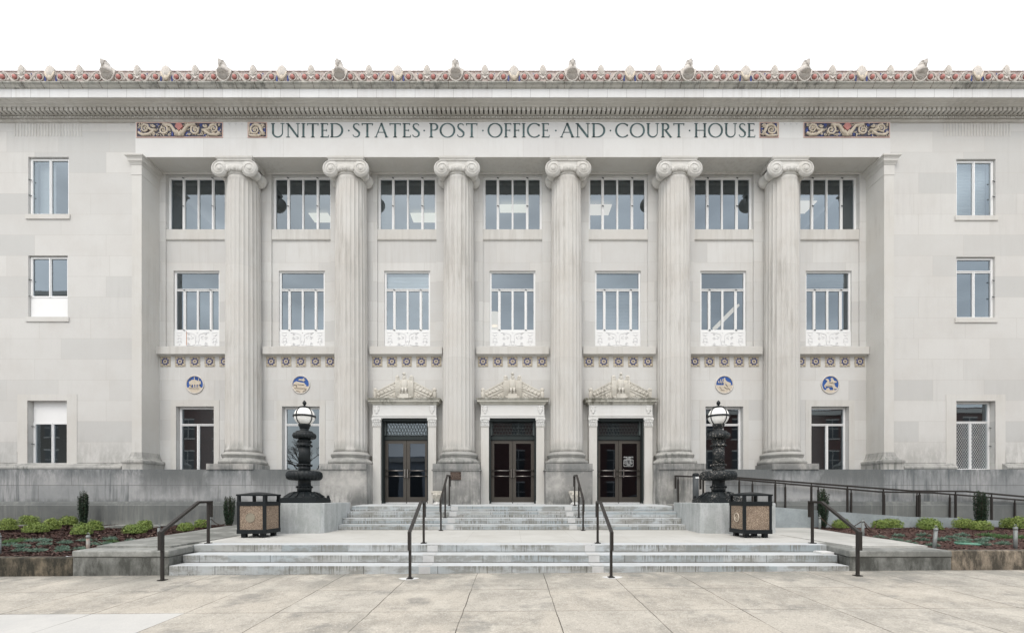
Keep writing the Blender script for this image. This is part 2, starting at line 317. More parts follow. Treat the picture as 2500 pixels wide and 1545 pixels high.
m['lit'] = emis("ceiling_light_tube", (1.0, 0.93, 0.76), 1.0)
m['litwarm'] = emis("warm_lamp", (1.0, 0.86, 0.70), .95)
k = N("opal_glass_globe", .18, spec=.6)
k.b.inputs["Subsurface Weight"].default_value = 0.0
m['globe'] = k.col(k.mix(k.ramp(k.noise(k.obj(), 5, 3, .6), .55, .8, 0, .25), (0.90, 0.90, 0.87), (0.72, 0.70, 0.64)))
def glass(name, tint, refl, through=0.5):
    mt = bpy.data.materials.new(name); mt.use_nodes = True; t = mt.node_tree; t.nodes.clear()
    o = t.nodes.new("ShaderNodeOutputMaterial"); a = t.nodes.new("ShaderNodeBsdfTransparent"); g = t.nodes.new("ShaderNodeBsdfGlossy")
    a.inputs[0].default_value = (through*.95, through, through*1.0, 1); g.inputs[0].default_value = (*tint, 1); g.inputs[1].default_value = 0.012
    nz = t.nodes.new("ShaderNodeTexNoise"); nz.inputs["Scale"].default_value = 1.1; nz.inputs["Detail"].default_value = 1
    gp = t.nodes.new("ShaderNodeNewGeometry"); t.links.new(gp.outputs["Position"], nz.inputs["Vector"])
    bp = t.nodes.new("ShaderNodeBump"); bp.inputs["Strength"].default_value = .035; bp.inputs["Distance"].default_value = .03
    t.links.new(nz.outputs["Fac"], bp.inputs["Height"]); t.links.new(bp.outputs[0], g.inputs["Normal"])
    f = t.nodes.new("ShaderNodeFresnel"); f.inputs[0].default_value = 1.5
    ma = t.nodes.new("ShaderNodeMath"); ma.operation = 'ADD'; ma.inputs[1].default_value = refl; t.links.new(f.outputs[0], ma.inputs[0])
    x_ = t.nodes.new("ShaderNodeMixShader"); t.links.new(ma.outputs[0], x_.inputs[0]); t.links.new(a.outputs[0], x_.inputs[1]); t.links.new(g.outputs[0], x_.inputs[2])
    t.links.new(x_.outputs[0], o.inputs[0]); return mt
m['glass'] = glass("window_glass", (0.76, 0.88, 0.97), 0.17, 0.5)
m['glassclear'] = glass("clear_window_glass", (0.80, 0.92, 1.0), 0.20, 0.86)
m['glassdoor'] = glass("door_glass", (0.72, 0.84, 1.0), 0.07, 0.25)

# ------------------------------------------------------------ mesh builder
class MB:
    def __init__(s): s.v = []; s.f = []; s.sm = []
    def add(s, vs, fs, smooth=False):
        o = len(s.v); s.v += [tuple(v) for v in vs]; s.f += [tuple(i+o for i in f) for f in fs]; s.sm += [smooth]*len(fs)
        return s
    def box(s, x0, x1, y0, y1, z0, z1):
        return s.add([(x0,y0,z0),(x1,y0,z0),(x1,y1,z0),(x0,y1,z0),(x0,y0,z1),(x1,y0,z1),(x1,y1,z1),(x0,y1,z1)],
                     [(0,3,2,1),(4,5,6,7),(0,1,5,4),(1,2,6,5),(2,3,7,6),(3,0,4,7)])
    def quad(s, a, b, c, d): return s.add([a, b, c, d], [(0,1,2,3)])
    def prism(s, pts, y0, y1):           # polygon in XZ, extruded along Y
        n = len(pts)
        vs = [(x, y0, z) for x, z in pts] + [(x, y1, z) for x, z in pts]
        fs = [tuple(range(n)), tuple(range(2*n-1, n-1, -1))] + [(i, i+n, (i+1) % n+n, (i+1) % n) for i in range(n)]
        return s.add(vs, fs)
    def prismx(s, pts, x0, x1):          # polygon in YZ, extruded along X
        n = len(pts)
        vs = [(x0, y, z) for y, z in pts] + [(x1, y, z) for y, z in pts]
        fs = [tuple(range(n-1, -1, -1)), tuple(range(n, 2*n))] + [(i, (i+1) % n, (i+1) % n+n, i+n) for i in range(n)]
        return s.add(vs, fs)
    def prismz(s, pts, z0, z1):
        n = len(pts)
        vs = [(x, y, z0) for x, y in pts] + [(x, y, z1) for x, y in pts]
        fs = [tuple(range(n-1, -1, -1)), tuple(range(n, 2*n))] + [(i, (i+1) % n, (i+1) % n+n, i+n) for i in range(n)]
        return s.add(vs, fs)
    def lathe(s, prof, c, n=32, rad=None, smooth=True, a0=0, a1=2*math.pi, sy=1.0):   # prof [(r,z)] about vertical axis
        full = abs(a1-a0-2*math.pi) < 1e-6; k = n if full else n+1
        vs = []
        for (r, z) in prof:
            for i in range(k):
                a = a0+(a1-a0)*i/n; rr = r if rad is None else rad(r, z, a)
                vs.append((c[0]+rr*math.cos(a), c[1]+rr*math.sin(a)*sy, c[2]+z))
        fs = []
        for j in range(len(prof)-1):
            for i in range(k if full else k-1):
                i2 = (i+1) % k
                fs.append((j*k+i, j*k+i2, (j+1)*k+i2, (j+1)*k+i))
        if prof[0][0] > 1e-5: fs.append(tuple(range(k-1, -1, -1)))
        if prof[-1][0] > 1e-5: fs.append(tuple(range((len(prof)-1)*k, len(prof)*k)))
        return s.add(vs, fs, smooth)
    def lathey(s, prof, c, n=24, smooth=True):     # prof [(r,y)] about an axis along Y
        vs = []; fs = []
        for (r, y) in prof:
            for i in range(n):
                a = 2*math.pi*i/n; vs.append((c[0]+r*math.cos(a), c[1]+y, c[2]+r*math.sin(a)))
        for j in range(len(prof)-1):
            for i in range(n):
                i2 = (i+1) % n; fs.append((j*n+i2, j*n+i, (j+1)*n+i, (j+1)*n+i2))
        fs.append(tuple(range(n))); fs.append(tuple(range(len(prof)*n-1, (len(prof)-1)*n-1, -1)))
        return s.add(vs, fs, smooth)
    def ball(s, c, rx, ry=None, rz=None, n=12, q=8, rot=None):
        ry = ry or rx; rz = rz or rx; vs = []; fs = []
        for j in range(q+1):
            t = math.pi*j/q
            for i in range(n):
                a = 2*math.pi*i/n; p = Vector((rx*math.sin(t)*math.cos(a), ry*math.sin(t)*math.sin(a), rz*math.cos(t)))
                if rot: p.rotate(rot)
                vs.append((c[0]+p.x, c[1]+p.y, c[2]+p.z))
        for j in range(q):
            for i in range(n):
                i2 = (i+1) % n; fs.append((j*n+i, (j+1)*n+i, (j+1)*n+i2, j*n+i2))
        return s.add(vs, fs, True)
    def tube(s, pts, r, n=8, r1=None, closed=False, flat=None, smooth=True):
        P = [Vector(p) for p in pts]; m_ = len(P); vs = []; fs = []
        up = Vector((0, 0, 1))
        for i, p in enumerate(P):
            a = P[i-1] if (i > 0 or closed) else P[i]; b = P[(i+1) % m_] if (i < m_-1 or closed) else P[i]
            t = (b-a).normalized() if (b-a).length > 1e-9 else Vector((0, 0, 1))
            u = Vector((0, 1, 0)) if abs(t.y) < 0.9 else up
            w = t.cross(u).normalized(); u = w.cross(t).normalized()
            rr = r if r1 is None else r+(r1-r)*i/(m_-1)
            fl = flat or 1.0
            for k_ in range(n):
                q = 2*math.pi*(k_+.5)/n
                vs.append(p+w*rr*math.cos(q)+u*rr*fl*math.sin(q))
        for i in range(m_ if closed else m_-1):
            i1 = (i+1) % m_
            for k_ in range(n):
                k2 = (k_+1) % n; fs.append((i*n+k_, i*n+k2, i1*n+k2, i1*n+k_))
        if not closed: fs.append(tuple(range(n-1, -1, -1))); fs.append(tuple(range((m_-1)*n, m_*n)))
        return s.add(vs, fs, smooth)
    def bar(s, a, b, w, h, up=(0, 0, 1)):
        a = Vector(a); b = Vector(b); t = (b-a).normalized(); u = Vector(up)
        if abs(t.dot(u)) > .95: u = Vector((0, 1, 0))
        sd_ = t.cross(u).normalized(); u = sd_.cross(t).normalized(); vs = []
        for p in (a, b):
            for (i, j) in ((-1,-1),(1,-1),(1,1),(-1,1)): vs.append(p+sd_*i*w/2+u*j*h/2)
        return s.add(vs, [(0,1,2,3),(7,6,5,4),(0,4,5,1),(1,5,6,2),(2,6,7,3),(3,7,4,0)])
    def sweep(s, path, prof, closed_prof=False):   # path [(x,y)], outward = right-hand side of travel; prof [(out,z)]
        P = [Vector(p) for p in path]; rows = []
        for i, p in enumerate(P):
            dirs = []
            if i > 0: dirs.append((P[i]-P[i-1]).normalized())
            if i < len(P)-1: dirs.append((P[i+1]-P[i]).normalized())
            ns = [Vector((d.y, -d.x)) for d in dirs]
            nn = ns[0] if len(ns) == 1 else (ns[0]+ns[1]).normalized()
            k_ = 1.0 if len(ns) == 1 else 1/max(.2, nn.dot(ns[0]))
            rows.append([(p.x+nn.x*o*k_, p.y+nn.y*o*k_, z) for o, z in prof])
        n = len(prof); vs = [v for r in rows for v in r]; fs = []
        for i in range(len(P)-1):
            for j in range(n if closed_prof else n-1):
                j2 = (j+1) % n; fs.append((i*n+j, (i+1)*n+j, (i+1)*n+j2, i*n+j2))
        fs.append(tuple(range(n-1, -1, -1))); fs.append(tuple(range((len(P)-1)*n, len(P)*n)))
        return s.add(vs, fs)
    def rod(s, pts): pass
    def wall(s, x0, x1, z0, z1, yf, yb, holes, ends=True):    # front face at yf with openings, reveals back to yb
        xs = sorted({x0, x1, *[h[0] for h in holes], *[h[1] for h in holes]}); zs = sorted({z0, z1, *[h[2] for h in holes], *[h[3] for h in holes]})
        for i in range(len(xs)-1):
            for j in range(len(zs)-1):
                cx = (xs[i]+xs[i+1])/2; cz = (zs[j]+zs[j+1])/2
                if any(h[0] < cx < h[1] and h[2] < cz < h[3] for h in holes): continue
                s.quad((xs[i], yf, zs[j]), (xs[i+1], yf, zs[j]), (xs[i+1], yf, zs[j+1]), (xs[i], yf, zs[j+1]))
        for (a, b, c_, d) in holes:
            s.quad((a, yf, c_), (a, yf, d), (a, yb, d), (a, yb, c_)); s.quad((b, yf, d), (b, yf, c_), (b, yb, c_), (b, yb, d))
            s.quad((a, yf, d), (b, yf, d), (b, yb, d), (a, yb, d)); s.quad((b, yf, c_), (a, yf, c_), (a, yb, c_), (b, yb, c_))
        if ends:
            s.quad((x0, yf, z0), (x0, yf, z1), (x0, yb, z1), (x0, yb, z0)); s.quad((x1, yf, z1), (x1, yf, z0), (x1, yb, z0), (x1, yb, z1))
        return s
    def build(s, name, mat, parent=None, org=(0, 0, 0), fix=True):
        me = bpy.data.meshes.new(name)
        me.from_pydata([(a-org[0], b-org[1], c_-org[2]) for a, b, c_ in s.v], [], s.f); me.update()
        if any(s.sm): me.polygons.foreach_set("use_smooth", s.sm)
        me.materials.append(mat)
        if fix:
            import bmesh
            bm = bmesh.new(); bm.from_mesh(me); bmesh.ops.recalc_face_normals(bm, faces=bm.faces); bm.to_mesh(me); bm.free()
        o = bpy.data.objects.new(name, me); C.objects.link(o)
        if parent: o.parent = parent
        return o

def thing(name, label, cat, loc=(0, 0, 0), group=None):
    o = bpy.data.objects.new(name, None); o.empty_display_size = .2; C.objects.link(o); o.location = loc
    return tag(o, label, cat, group)
def tag(o, label, cat, group=None):
    o['label'] = label; o['category'] = cat
    if group: o['group'] = group
    return o
def struct(o): o['kind'] = 'structure'; return o
def kids(o): return [c_ for c_ in bpy.data.objects if c_.parent == o]
def dup(src, parent=None, off=(0, 0, 0)):
    def rec(o, par, first):
        c_ = o.copy(); C.objects.link(c_)
        if par: c_.parent = par
        if first: c_.location = (o.location[0]+off[0], o.location[1]+off[1], o.location[2]+off[2])
        for ch in KID.get(o.name, []): rec(ch, c_, False); 
        return c_
    index()
    return rec(src, parent, True)
KID = {}
def index():
    KID.clear()
    for o in bpy.data.objects:
        if o.parent: KID.setdefault(o.parent.name, []).append(o)
def text_mesh(txt, size, x, y, z, mb, depth=.004, align='CENTER'):
    cu = bpy.data.curves.new("txt", 'FONT'); cu.body = txt; cu.size = size; cu.align_x = align; cu.extrude = depth/2
    o = bpy.data.objects.new("txt", cu); C.objects.link(o)
    bpy.context.view_layer.update()
    me = o.evaluated_get(bpy.context.evaluated_depsgraph_get()).to_mesh()
    mb.add([(x+v.co.x, y-v.co.z, z+v.co.y) for v in me.vertices], [tuple(p_.vertices) for p_ in me.polygons])
    bpy.data.objects.remove(o); bpy.data.curves.remove(cu)

def spiral(cx, cz, r0, r1, turns, a0, y, n=40, sgn=1):
    out = []
    for i in range(n+1):
        t = i/n; r = r0+(r1-r0)*t**.8; a = a0+sgn*turns*2*math.pi*t
        out.append((cx+r*math.cos(a), y, cz+r*math.sin(a)))
    return out
def arc(cx, cz, rx, rz, a0, a1, y, n=14):
    return [(cx+rx*math.cos(R(a0+(a1-a0)*i/n)), y, cz+rz*math.sin(R(a0+(a1-a0)*i/n))) for i in range(n+1)]
# ------------------------------------------------------------ the courthouse
S = 3.641; X0 = 0.02                      # bay spacing, facade centre
WING = 14.28; ARC = 14.24; PIL = 14.22; BAY = 14.94; PAN = 15.0; COL = 14.71; BASE = 14.0
BC = [X0+(i-3)*S for i in range(7)]       # bay centres
CC = [X0+(i-2.5)*S for i in range(6)]     # column centres
BO = (0, 14.0, 0)
bld = thing("courthouse", "pale limestone courthouse with six fluted ionic columns and coloured terracotta cresting", "courthouse", BO)
def bp(mb, name, mat, parent=None): return mb.build(name, mat, parent or bld, BO)
ZG, ZL, ZB = 0.3, 1.175, 2.305            # ground, footing top, basement top
XE = 21.0
# basement walls, left and right of the entrance steps, and the middle pedestals
def basement(x0, x1, name, mat, foot=True):
    b = MB()
    b.add([], [])
    b.box(x0, x1, BASE, BAY+.2, ZL+.001 if foot else 1.1, ZB)
    o = bp(b, name, m[mat])
    if foot:
        f = MB(); f.prismx([(13.92, 0.0), (13.92, ZL-.03), (13.95, ZL-.002), (14.3, ZL-.002), (14.3, 0.0)], x0, x1)
        q = MB(); q.prismx([(13.955, ZL), (13.985, ZL+.07), (13.997, ZL+.10), (13.997, ZL)], x0, x1)
        bp(f, "footing", m['foot'], o); bp(q, "water_table", m['foot'], o)
    return o
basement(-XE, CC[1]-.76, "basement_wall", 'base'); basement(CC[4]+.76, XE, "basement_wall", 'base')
for i in (1, 4): 
    b = MB().box(CC[i]-.757, CC[i]+.757, BASE-.003, BAY+.2, 1.05, ZB); bp(b, "pedestal", m['pedestal'])
for i in (2, 3):
    b = MB().box(CC[i]-.757, CC[i]+.757, BASE-.003, BAY+.2, 1.05, ZB-.04)
    b.box(CC[i]-.79, CC[i]+.79, BASE-.03, BAY+.2, ZB-.04, ZB); bp(b, "pedestal", m['pedestal'])
# wing walls
def win_hole(pl, pr, pt, pb, d=WING): return (PX(pl, d), PX(pr, d), PZ(pb, d), PZ(pt, d))
HL = [win_hole(68.8, 167.7, 383.6, 524), win_hole(68.9, 165.3, 623.9, 774), win_hole(67.7, 164, 977.8, 1137)]
HR = [win_hole(2334.7, 2430.6, 388.5, 527.4), win_hole(2335, 2429.5, 627, 776), win_hole(2334, 2429.5, 978.6, 1146)]
HL = [(a, b_, c_, d_) for a, b_, c_, d_ in HL]; XP0, XP1 = -12.45, -12.13; XQ0, XQ1 = 12.19, 12.51
ZT = 13.72
for (x0, x1, hs) in ((-XE, XP0, HL), (XQ1, XE, HR)):
    w = MB().wall(x0, x1, ZB, ZT, WING, WING+.30, hs)
    xo = (XP0, XP0+.15) if x0 < 0 else (XQ1-.15, XQ1)
    w.box(xo[0], xo[1], WING, WING+.3, 12.547, ZT); o = bp(w, "wing_wall", m['lime'])
    # raised surround of the ground-floor window, base moulding and dado line
    h = hs[2]; s_ = MB(); e = .33; zt = PZ(936 if x0 < 0 else 937, WING)*0+PZ(962.5, WING)
    s_.wall(h[0]-e, h[1]+e, ZB+.02, zt, WING-.012, WING+.01, [(h[0], h[1], ZB+.0201, h[3])])
    bp(s_, "window_surround", m['smooth'], o)
    pm = MB(); prof = [(.0, ZB), (.13, ZB), (.16, ZB+.05), (.15, ZB+.11), (.09, ZB+.15), (.09, ZB+.17), (.03, ZB+.19), (.0, ZB+.23)]
    segs = ((x0, h[0]-.12), (h[1]+.12, XP0-.1)) if x0 < 0 else ((XQ1+.1, h[0]-.12), (h[1]+.12, x1))
    if x0 < 0: segs = ((x0, XP0-.26),)
    else: segs = ((XQ1+.26, h[0]-.1), (h[1]+.22, x1))
    for a, b_ in segs: pm.sweep([(a, WING), (b_, WING)], prof)
    bp(pm, "base_moulding", m['colbase'], o)
    pd = MB(); zd = PZ(1103, WING)
    for a, b_ in ((x0, h[0]-e-.01), (h[1]+e+.01, x1)): pd.box(a, b_, WING-.014, WING, ZB+.235, zd)
    bp(pd, "dado", m['lime'], o)
    gr = MB(); g0 = PX(33 if x0 < 0 else 2302.6, WING); g1 = PX(202 if x0 < 0 else 2468.6, WING)
    for i in range(23):
        x = g0+(g1-g0)*(i+.5)/23; gr.prism([(x-.022, PZ(333, WING)), (x+.022, PZ(333, WING)), (x+.022, PZ(302, WING)), (x+.012, PZ(299.5, WING)), (x-.012, PZ(299.5, WING)), (x-.022, PZ(302, WING))], WING-.009, WING)
    bp(gr, "fluted_ornament", m['smooth'], o)
# architrave and frieze over the portico
fr = MB(); fr.quad((XP0+.1, ARC, 12.546), (XQ1-.1, ARC, 12.546), (XQ1-.1, ARC, ZT), (XP0+.1, ARC, ZT))
fr.quad((XP0+.1, ARC, 12.546), (XP0+.1, ARC, ZT), (XP0+.1, WING+.1, ZT), (XP0+.1, WING+.1, 12.546)); fr.quad((XQ1-.1, ARC, 12.546), (XQ1-.1, WING+.1, 12.546), (XQ1-.1, WING+.1, ZT), (XQ1-.1, ARC, ZT))
fro = bp(fr, "frieze", m['frieze'])
sf = MB().box(XP0+.1, XQ1-.1, ARC+.002, BAY+.6, 12.5465, 12.75); bp(sf, "portico_soffit", m['smooth'])
sf = MB().prismx([(BAY-.05, 12.546), (BAY-.05, 12.52), (BAY, 12.50), (BAY, 12.546)], XP1, XQ0); bp(sf, "soffit_moulding", m['smooth'])
# V-marked flutings
def vmarks(xs, par):
    v = MB(); r_ = MB()
    for x in xs:
        zt = PZ(301, ARC)
        v.prism([(x-.04, zt), (x-.028, zt), (x, zt-.04), (x+.028, zt), (x+.04, zt), (x, zt-.06)], ARC-.006, ARC)
        r_.box(x-.012, x+.012, ARC-.006, ARC, 13.02, 13.55)
    bp(v, "v_cut_shade", m['reliefline'], par)  # raised darker V strips stand in for shade in carved cuts
vmarks([PX(p_, ARC) for p_ in (560, 575, 590)], fro); vmarks([PX(p_, ARC) for p_ in (1916, 1931, 1945)], fro)
vmarks([PX(319, ARC)], fro); vmarks([PX(2187, ARC)], fro)
# terracotta scroll panels
def scrolls(L, H, y, big):
    """ returns lists for cream tubes, blue patches, pink, in local coords centred on 0 """
    cr, bl, pk, dk = MB(), MB(), MB(), MB()
    y = y
    def sp(cx, cz, r0, turns, a0, sgn, w):
        cr.tube(spiral(cx, cz, r0, r0*.12, turns, a0, y, 34, sgn), w, 6, w*.45, flat=.9)
        cr.ball((cx, y-.01, cz), w*.7, w*.5, w*.7, 8, 5)
        n_ = 12
        for i in range(n_):
            a = 2*math.pi*i/n_
            bl.ball((cx+r0*.55*math.cos(a), y+.012, cz+r0*.55*math.sin(a)), r0*.20, .006, r0*.14, 6, 4)
    if big:
        for s_ in (-1, 1):
            sp(s_*L*.19, -H*.02, H*.38, 1.75, R(90), s_, .036)
            sp(s_*L*.405, H*.08, H*.30, 1.6, R(90), -s_, .030)
            sp(s_*L*.31, H*.28, H*.13, 1.3, R(180 if s_ > 0 else 0), s_, .026)
            cr.tube([(s_*L*.02, y, -H*.42), (s_*L*.06, y, -H*.05), (s_*L*.10, y, H*.3), (s_*L*.19, y, H*.36)], .060, 6, .05)
            cr.tube([(s_*L*.27, y, -H*.05), (s_*L*.33, y, -H*.02), (s_*L*.36, y, H*.1), (s_*L*.37, y, H*.3), (s_*L*.42, y, H*.37)], .04, 6)
            cr.tube([(s_*L*.30, y, -H*.1), (s_*L*.36, y, -H*.34), (s_*L*.44, y, -H*.38), (s_*L*.48, y, -H*.2)], .042, 6)
            for (ax, az, r_) in ((.26, -.34, .05), (.305, -.28, .04), (.12, -.36, .045), (.47, .34, .04), (.335, -.14, .04), (.44, -.30, .03)):
                cr.tube(spiral(s_*L*ax, H*az, r_, .012, 1.1, 0, y, 12, s_), .012, 5)
            for (ax, az, rx, rz) in ((.255, .36, .06, .05), (.30, -.38, .05, .04), (.085, -.30, .04, .08), (.47, -.05, .05, .12), (.355, .32, .05, .05)):
                bl.ball((s_*L*ax, y+.012, H*az), rx, .008, rz, 6, 4)
            cr.prism([(0, -H*.45), (s_*L*.055, -H*.42), (s_*L*.05, -H*.1), (s_*L*.02, -H*.02), (0, -H*.2)][::s_], y-.02, y+.02)
        pk.prism([(0, -H*.08), (L*.047, H*.18), (L*.03, H*.4), (0, H*.46), (-L*.03, H*.4), (-L*.047, H*.18)], y-.03, y+.02)
    else:
        sp(-L*.12, -H*.02, H*.38, 1.8, R(90), 1, .034)
        cr.tube([(-L*.12, y, H*.36), (L*.12, y, H*.30), (L*.25, y, -H*.05), (L*.40, y, -H*.40)], .05, 6)
        cr.tube(spiral(L*.29, H*.26, .075, .015, 1.3, 0, y, 16), .022, 6)
        cr.tube([(-L*.45, y, -H*.40), (-L*.2, y, -H*.44), (L*.1, y, -H*.44), (L*.3, y, -H*.3)], .03, 6)
        cr.tube(spiral(L*.30, -H*.20, .06, .012, 1.2, 1, y, 12), .014, 5)
        cr.tube([(-L*.46, y, H*.44), (-L*.47, y, 0), (-L*.46, y, -H*.44)], .02, 6)
        for (ax, az) in ((.2, -.02), (.1, -.30), (-.3, -.36), (-.38, .36), (.43, -.1), (.42, .1)):
            bl.ball((L*ax, y+.01, H*az), .045, .008, .05, 6, 4)
    return cr, bl, pk, dk
def shift(mb, dx, dy, dz, flip=1):
    mb.v = [(x*flip+dx, y+dy, z+dz) for x, y, z in mb.v]
    if flip < 0: mb.f = [tuple(reversed(f)) for f in mb.f]
    return mb
def panel(pl, pr, big, flip=1):
    x0, x1 = PX(pl, ARC), PX(pr, ARC); z1, z0 = PZ(299.8, ARC), PZ(337, ARC); cx, cz = (x0+x1)/2, (z0+z1)/2; L, H = x1-x0-.07, z1-z0-.05
    fm = MB(); w = .022
    for q in ((x0, x1, z0, z0+w), (x0, x1, z1-w, z1), (x0, x0+w, z0+w, z1-w), (x1-w, x1, z0+w, z1-w)): fm.box(q[0], q[1], ARC-.015, ARC, q[2], q[3])
    o = bp(fm, "scroll_panel", m['pink'], fro)
    bk = MB().box(x0+w, x1-w, ARC-.004, ARC, z0+w, z1-w); bp(bk, "panel_ground", m['dkline'], o) if False else None
    return (x0, x1, z0, z1, cx, cz, L, H, o, w)
for pl, pr, big, flip in ((333.3, 544.6, True, 1), (1961.4, 2172, True, 1), (605, 652, False, 1), (1854, 1901, False, -1)):
    x0, x1, z0, z1, cx, cz, L, H, o, w = panel(pl, pr, big, flip)
    cr, bl, pk, dk = scrolls(L, H, 0, big)
    rs = random.Random(int(pl))
    for i in range(int(L/.021)):
        ax, az = rs.uniform(-L/2+.03, L/2-.03), rs.uniform(-H/2+.03, H/2-.03)
        a_ = rs.uniform(0, 6.3); l_ = rs.uniform(.02, .05)
        cr.tube([(ax, .012, az), (ax+l_*math.cos(a_), .004, az+l_*math.sin(a_)), (ax+l_*1.6*math.cos(a_+.9), .012, az+l_*1.6*math.sin(a_+.9))], .019, 5, .009)
    g = MB().box(x0+w, x1-w, ARC-.006, ARC-.001, z0+w, z1-w)
    # build scroll parts as siblings inside the panel: merge into parts of the courthouse
    o.parent = bld
    bp(g, "panel_ground", m['bluedk'], o)
    for mb_, nm, mt in ((cr, "scroll_relief", 'cream'), (bl, "blue_glaze", 'blue'), (pk, "pink_bud", 'red')):
        if mb_.v: shift(mb_, cx, ARC-.022, cz, flip); bp(mb_, nm, m[mt], o)
# inscription
GL = {}
def _stroke_font():
    T, t, s_ = .125, .06, .05
    def L(*a): return ('l',)+a
    def A(*a): return ('a',)+a
    def sf(x, z, w=.12): return ('l', x-w, z, x+w, z, s_)
    top, bot = .975, .025
    GL['I'] = (.26, [L(.13, 0, .13, 1, T), sf(.13, bot), sf(.13, top)])
    GL['U'] = (.86, [L(.14, .32, .14, 1, T), L(.72, .32, .72, 1, t), A(.43, .34, .29, .31, 180, 360, T, t), sf(.14, top), sf(.72, top)])
    GL['N'] = (.86, [L(.13, 0, .13, .97, t), L(.11, .98, .73, .02, T), L(.73, 0, .73, 1, t), sf(.13, bot), L(0, top, .12, top, s_), sf(.73, top)])
    GL['T'] = (.74, [L(.37, 0, .37, .97, T), L(.03, .96, .71, .96, .06), L(.03, .99, .06, .84, .05), L(.71, .99, .68, .84, .05), sf(.37, bot)])
    GL['E'] = (.52, [L(.14, 0, .14, 1, T), L(.02, .97, .46, .97, .06), L(.14, .5, .40, .5, .055), L(.02, .03, .50, .03, .065), L(.46, 1, .46, .86, .045), L(.40, .58, .40, .42, .04), L(.50, .0, .52, .17, .045)])
    GL['F'] = (.50, [L(.14, 0, .14, 1, T), L(.02, .97, .46, .97, .06), L(.14, .5, .40, .5, .055), L(.46, 1, .46, .86, .045), L(.40, .58, .40, .42, .04), sf(.14, bot)])
    GL['D'] = (.86, [L(.14, 0, .14, 1, T), L(.02, .97, .36, .97, .055), L(.02, .03, .36, .03, .055), A(.34, .5, .42, .47, -90, 90, t, T, True)])
    GL['S'] = (.50, [('p', [(.44, .84), (.38, .94), (.26, .97), (.12, .91), (.09, .76), (.16, .62), (.32, .48), (.44, .34), (.44, .17), (.34, .05), (.20, .03), (.09, .10), (.05, .20)], [.05, .06, .07, .08, .11, .13, .14, .13, .11, .08, .06, .055, .05])])
    GL['A'] = (.84, [L(.08, 0, .43, 1.0, t), L(.42, 1.02, .76, 0, T), L(.20, .36, .64, .36, .05), sf(.09, bot, .09), sf(.76, bot, .1)])
    GL['P'] = (.58, [L(.14, 0, .14, 1, T), L(.02, .97, .32, .97, .055), A(.30, .74, .22, .23, -90, 90, t, T, True), L(.14, .51, .31, .51, .05), sf(.14, bot)])
    GL['R'] = (.72, [L(.14, 0, .14, 1, T), L(.02, .97, .32, .97, .055), A(.30, .75, .20, .22, -90, 90, t, T, True), L(.14, .53, .31, .53, .05), L(.30, .52, .66, .0, T), sf(.14, bot), L(.6, bot, .74, bot, .04)])
    GL['O'] = (.98, [A(.49, .5, .43, .485, 0, 360, T, t)])
    GL['C'] = (.86, [A(.49, .5, .43, .485, 42, 318, t, T, False), L(.80, .93, .80, .78, .045), L(.80, .20, .80, .10, .045)])
    GL['H'] = (.84, [L(.14, 0, .14, 1, T), L(.70, 0, .70, 1, T), L(.14, .5, .7, .5, .055), sf(.14, bot), sf(.14, top), sf(.70, bot), sf(.70, top)])
_stroke_font()
def draw_word(mb, word, x0, x1, z0, z1, y, dep):
    gap = .075; adv = [GL[c_][0] for c_ in word]; W = sum(adv)+gap*(len(word)-1); kx = (x1-x0)/W; kz = z1-z0; cx = 0
    def P(x, z): return (x0+(cx+x)*kx, z0+z*kz)
    def strip(pts, ws):
        n = len(pts); le, ri = [], []
        for i, (x, z) in enumerate(pts):
            a = pts[max(0, i-1)]; b_ = pts[min(n-1, i+1)]; dx, dz = b_[0]-a[0], b_[1]-a[1]; l = math.hypot(dx, dz) or 1
            nx, nz = -dz/l, dx/l; w = ws[i]/2
            le.append(P(x+nx*w, z+nz*w)); ri.append(P(x-nx*w, z-nz*w))
        for i in range(n-1): mb.prism([le[i], le[i+1], ri[i+1], ri[i]], y-dep, y)
    for c_ in word:
        for st in GL[c_][1]:
            if st[0] == 'l': strip([(st[1], st[2]), (st[3], st[4])], [st[5]]*2)
            elif st[0] == 'p': strip(st[1], st[2])
            else:
                cx_, cz_, rx, rz, a0, a1, w0, w1 = st[1:9]; n = 20; pts, ws = [], []
                for i in range(n+1):
                    a = R(a0+(a1-a0)*i/n); pts.append((cx_+rx*math.cos(a), cz_+rz*math.sin(a)))
                    ws.append(w1+(w0-w1)*abs(math.cos(a)) if (c_ in 'O') else (min(w0, w1)+(abs(w1-w0))*abs(math.cos(a)) if c_ != 'U' else w0+(w1-w0)*i/n))
                strip(pts, ws)
        cx += GL[c_][0]+gap
zt, zb = PZ(301.6, ARC), PZ(336.2, ARC)
for w_, a, b_ in (("UNITED", 661, 839.6), ("STATES", 859.8, 1025.1), ("POST", 1047.3, 1166.3), ("OFFICE", 1190, 1341.2), ("AND", 1367, 1479.4), ("COURT", 1501.6, 1671.2), ("HOUSE", 1694.4, 1843.2)):
    for wi, ch in enumerate([w_]):
        ins = MB(); draw_word(ins, w_, PX(a, ARC), PX(b_, ARC), zb, zt, ARC, .006); bp(ins, "inscription_word", m['letter'])
for p_ in (851.5, 1035.7, 1178.9, 1357, 1490.3, 1683.5):
    bp(MB().lathey([(.028, -.006), (.028, 0)], (PX(p_, ARC), ARC, PZ(319.5, ARC)), 10, False), "inscription_dot", m['letter'])

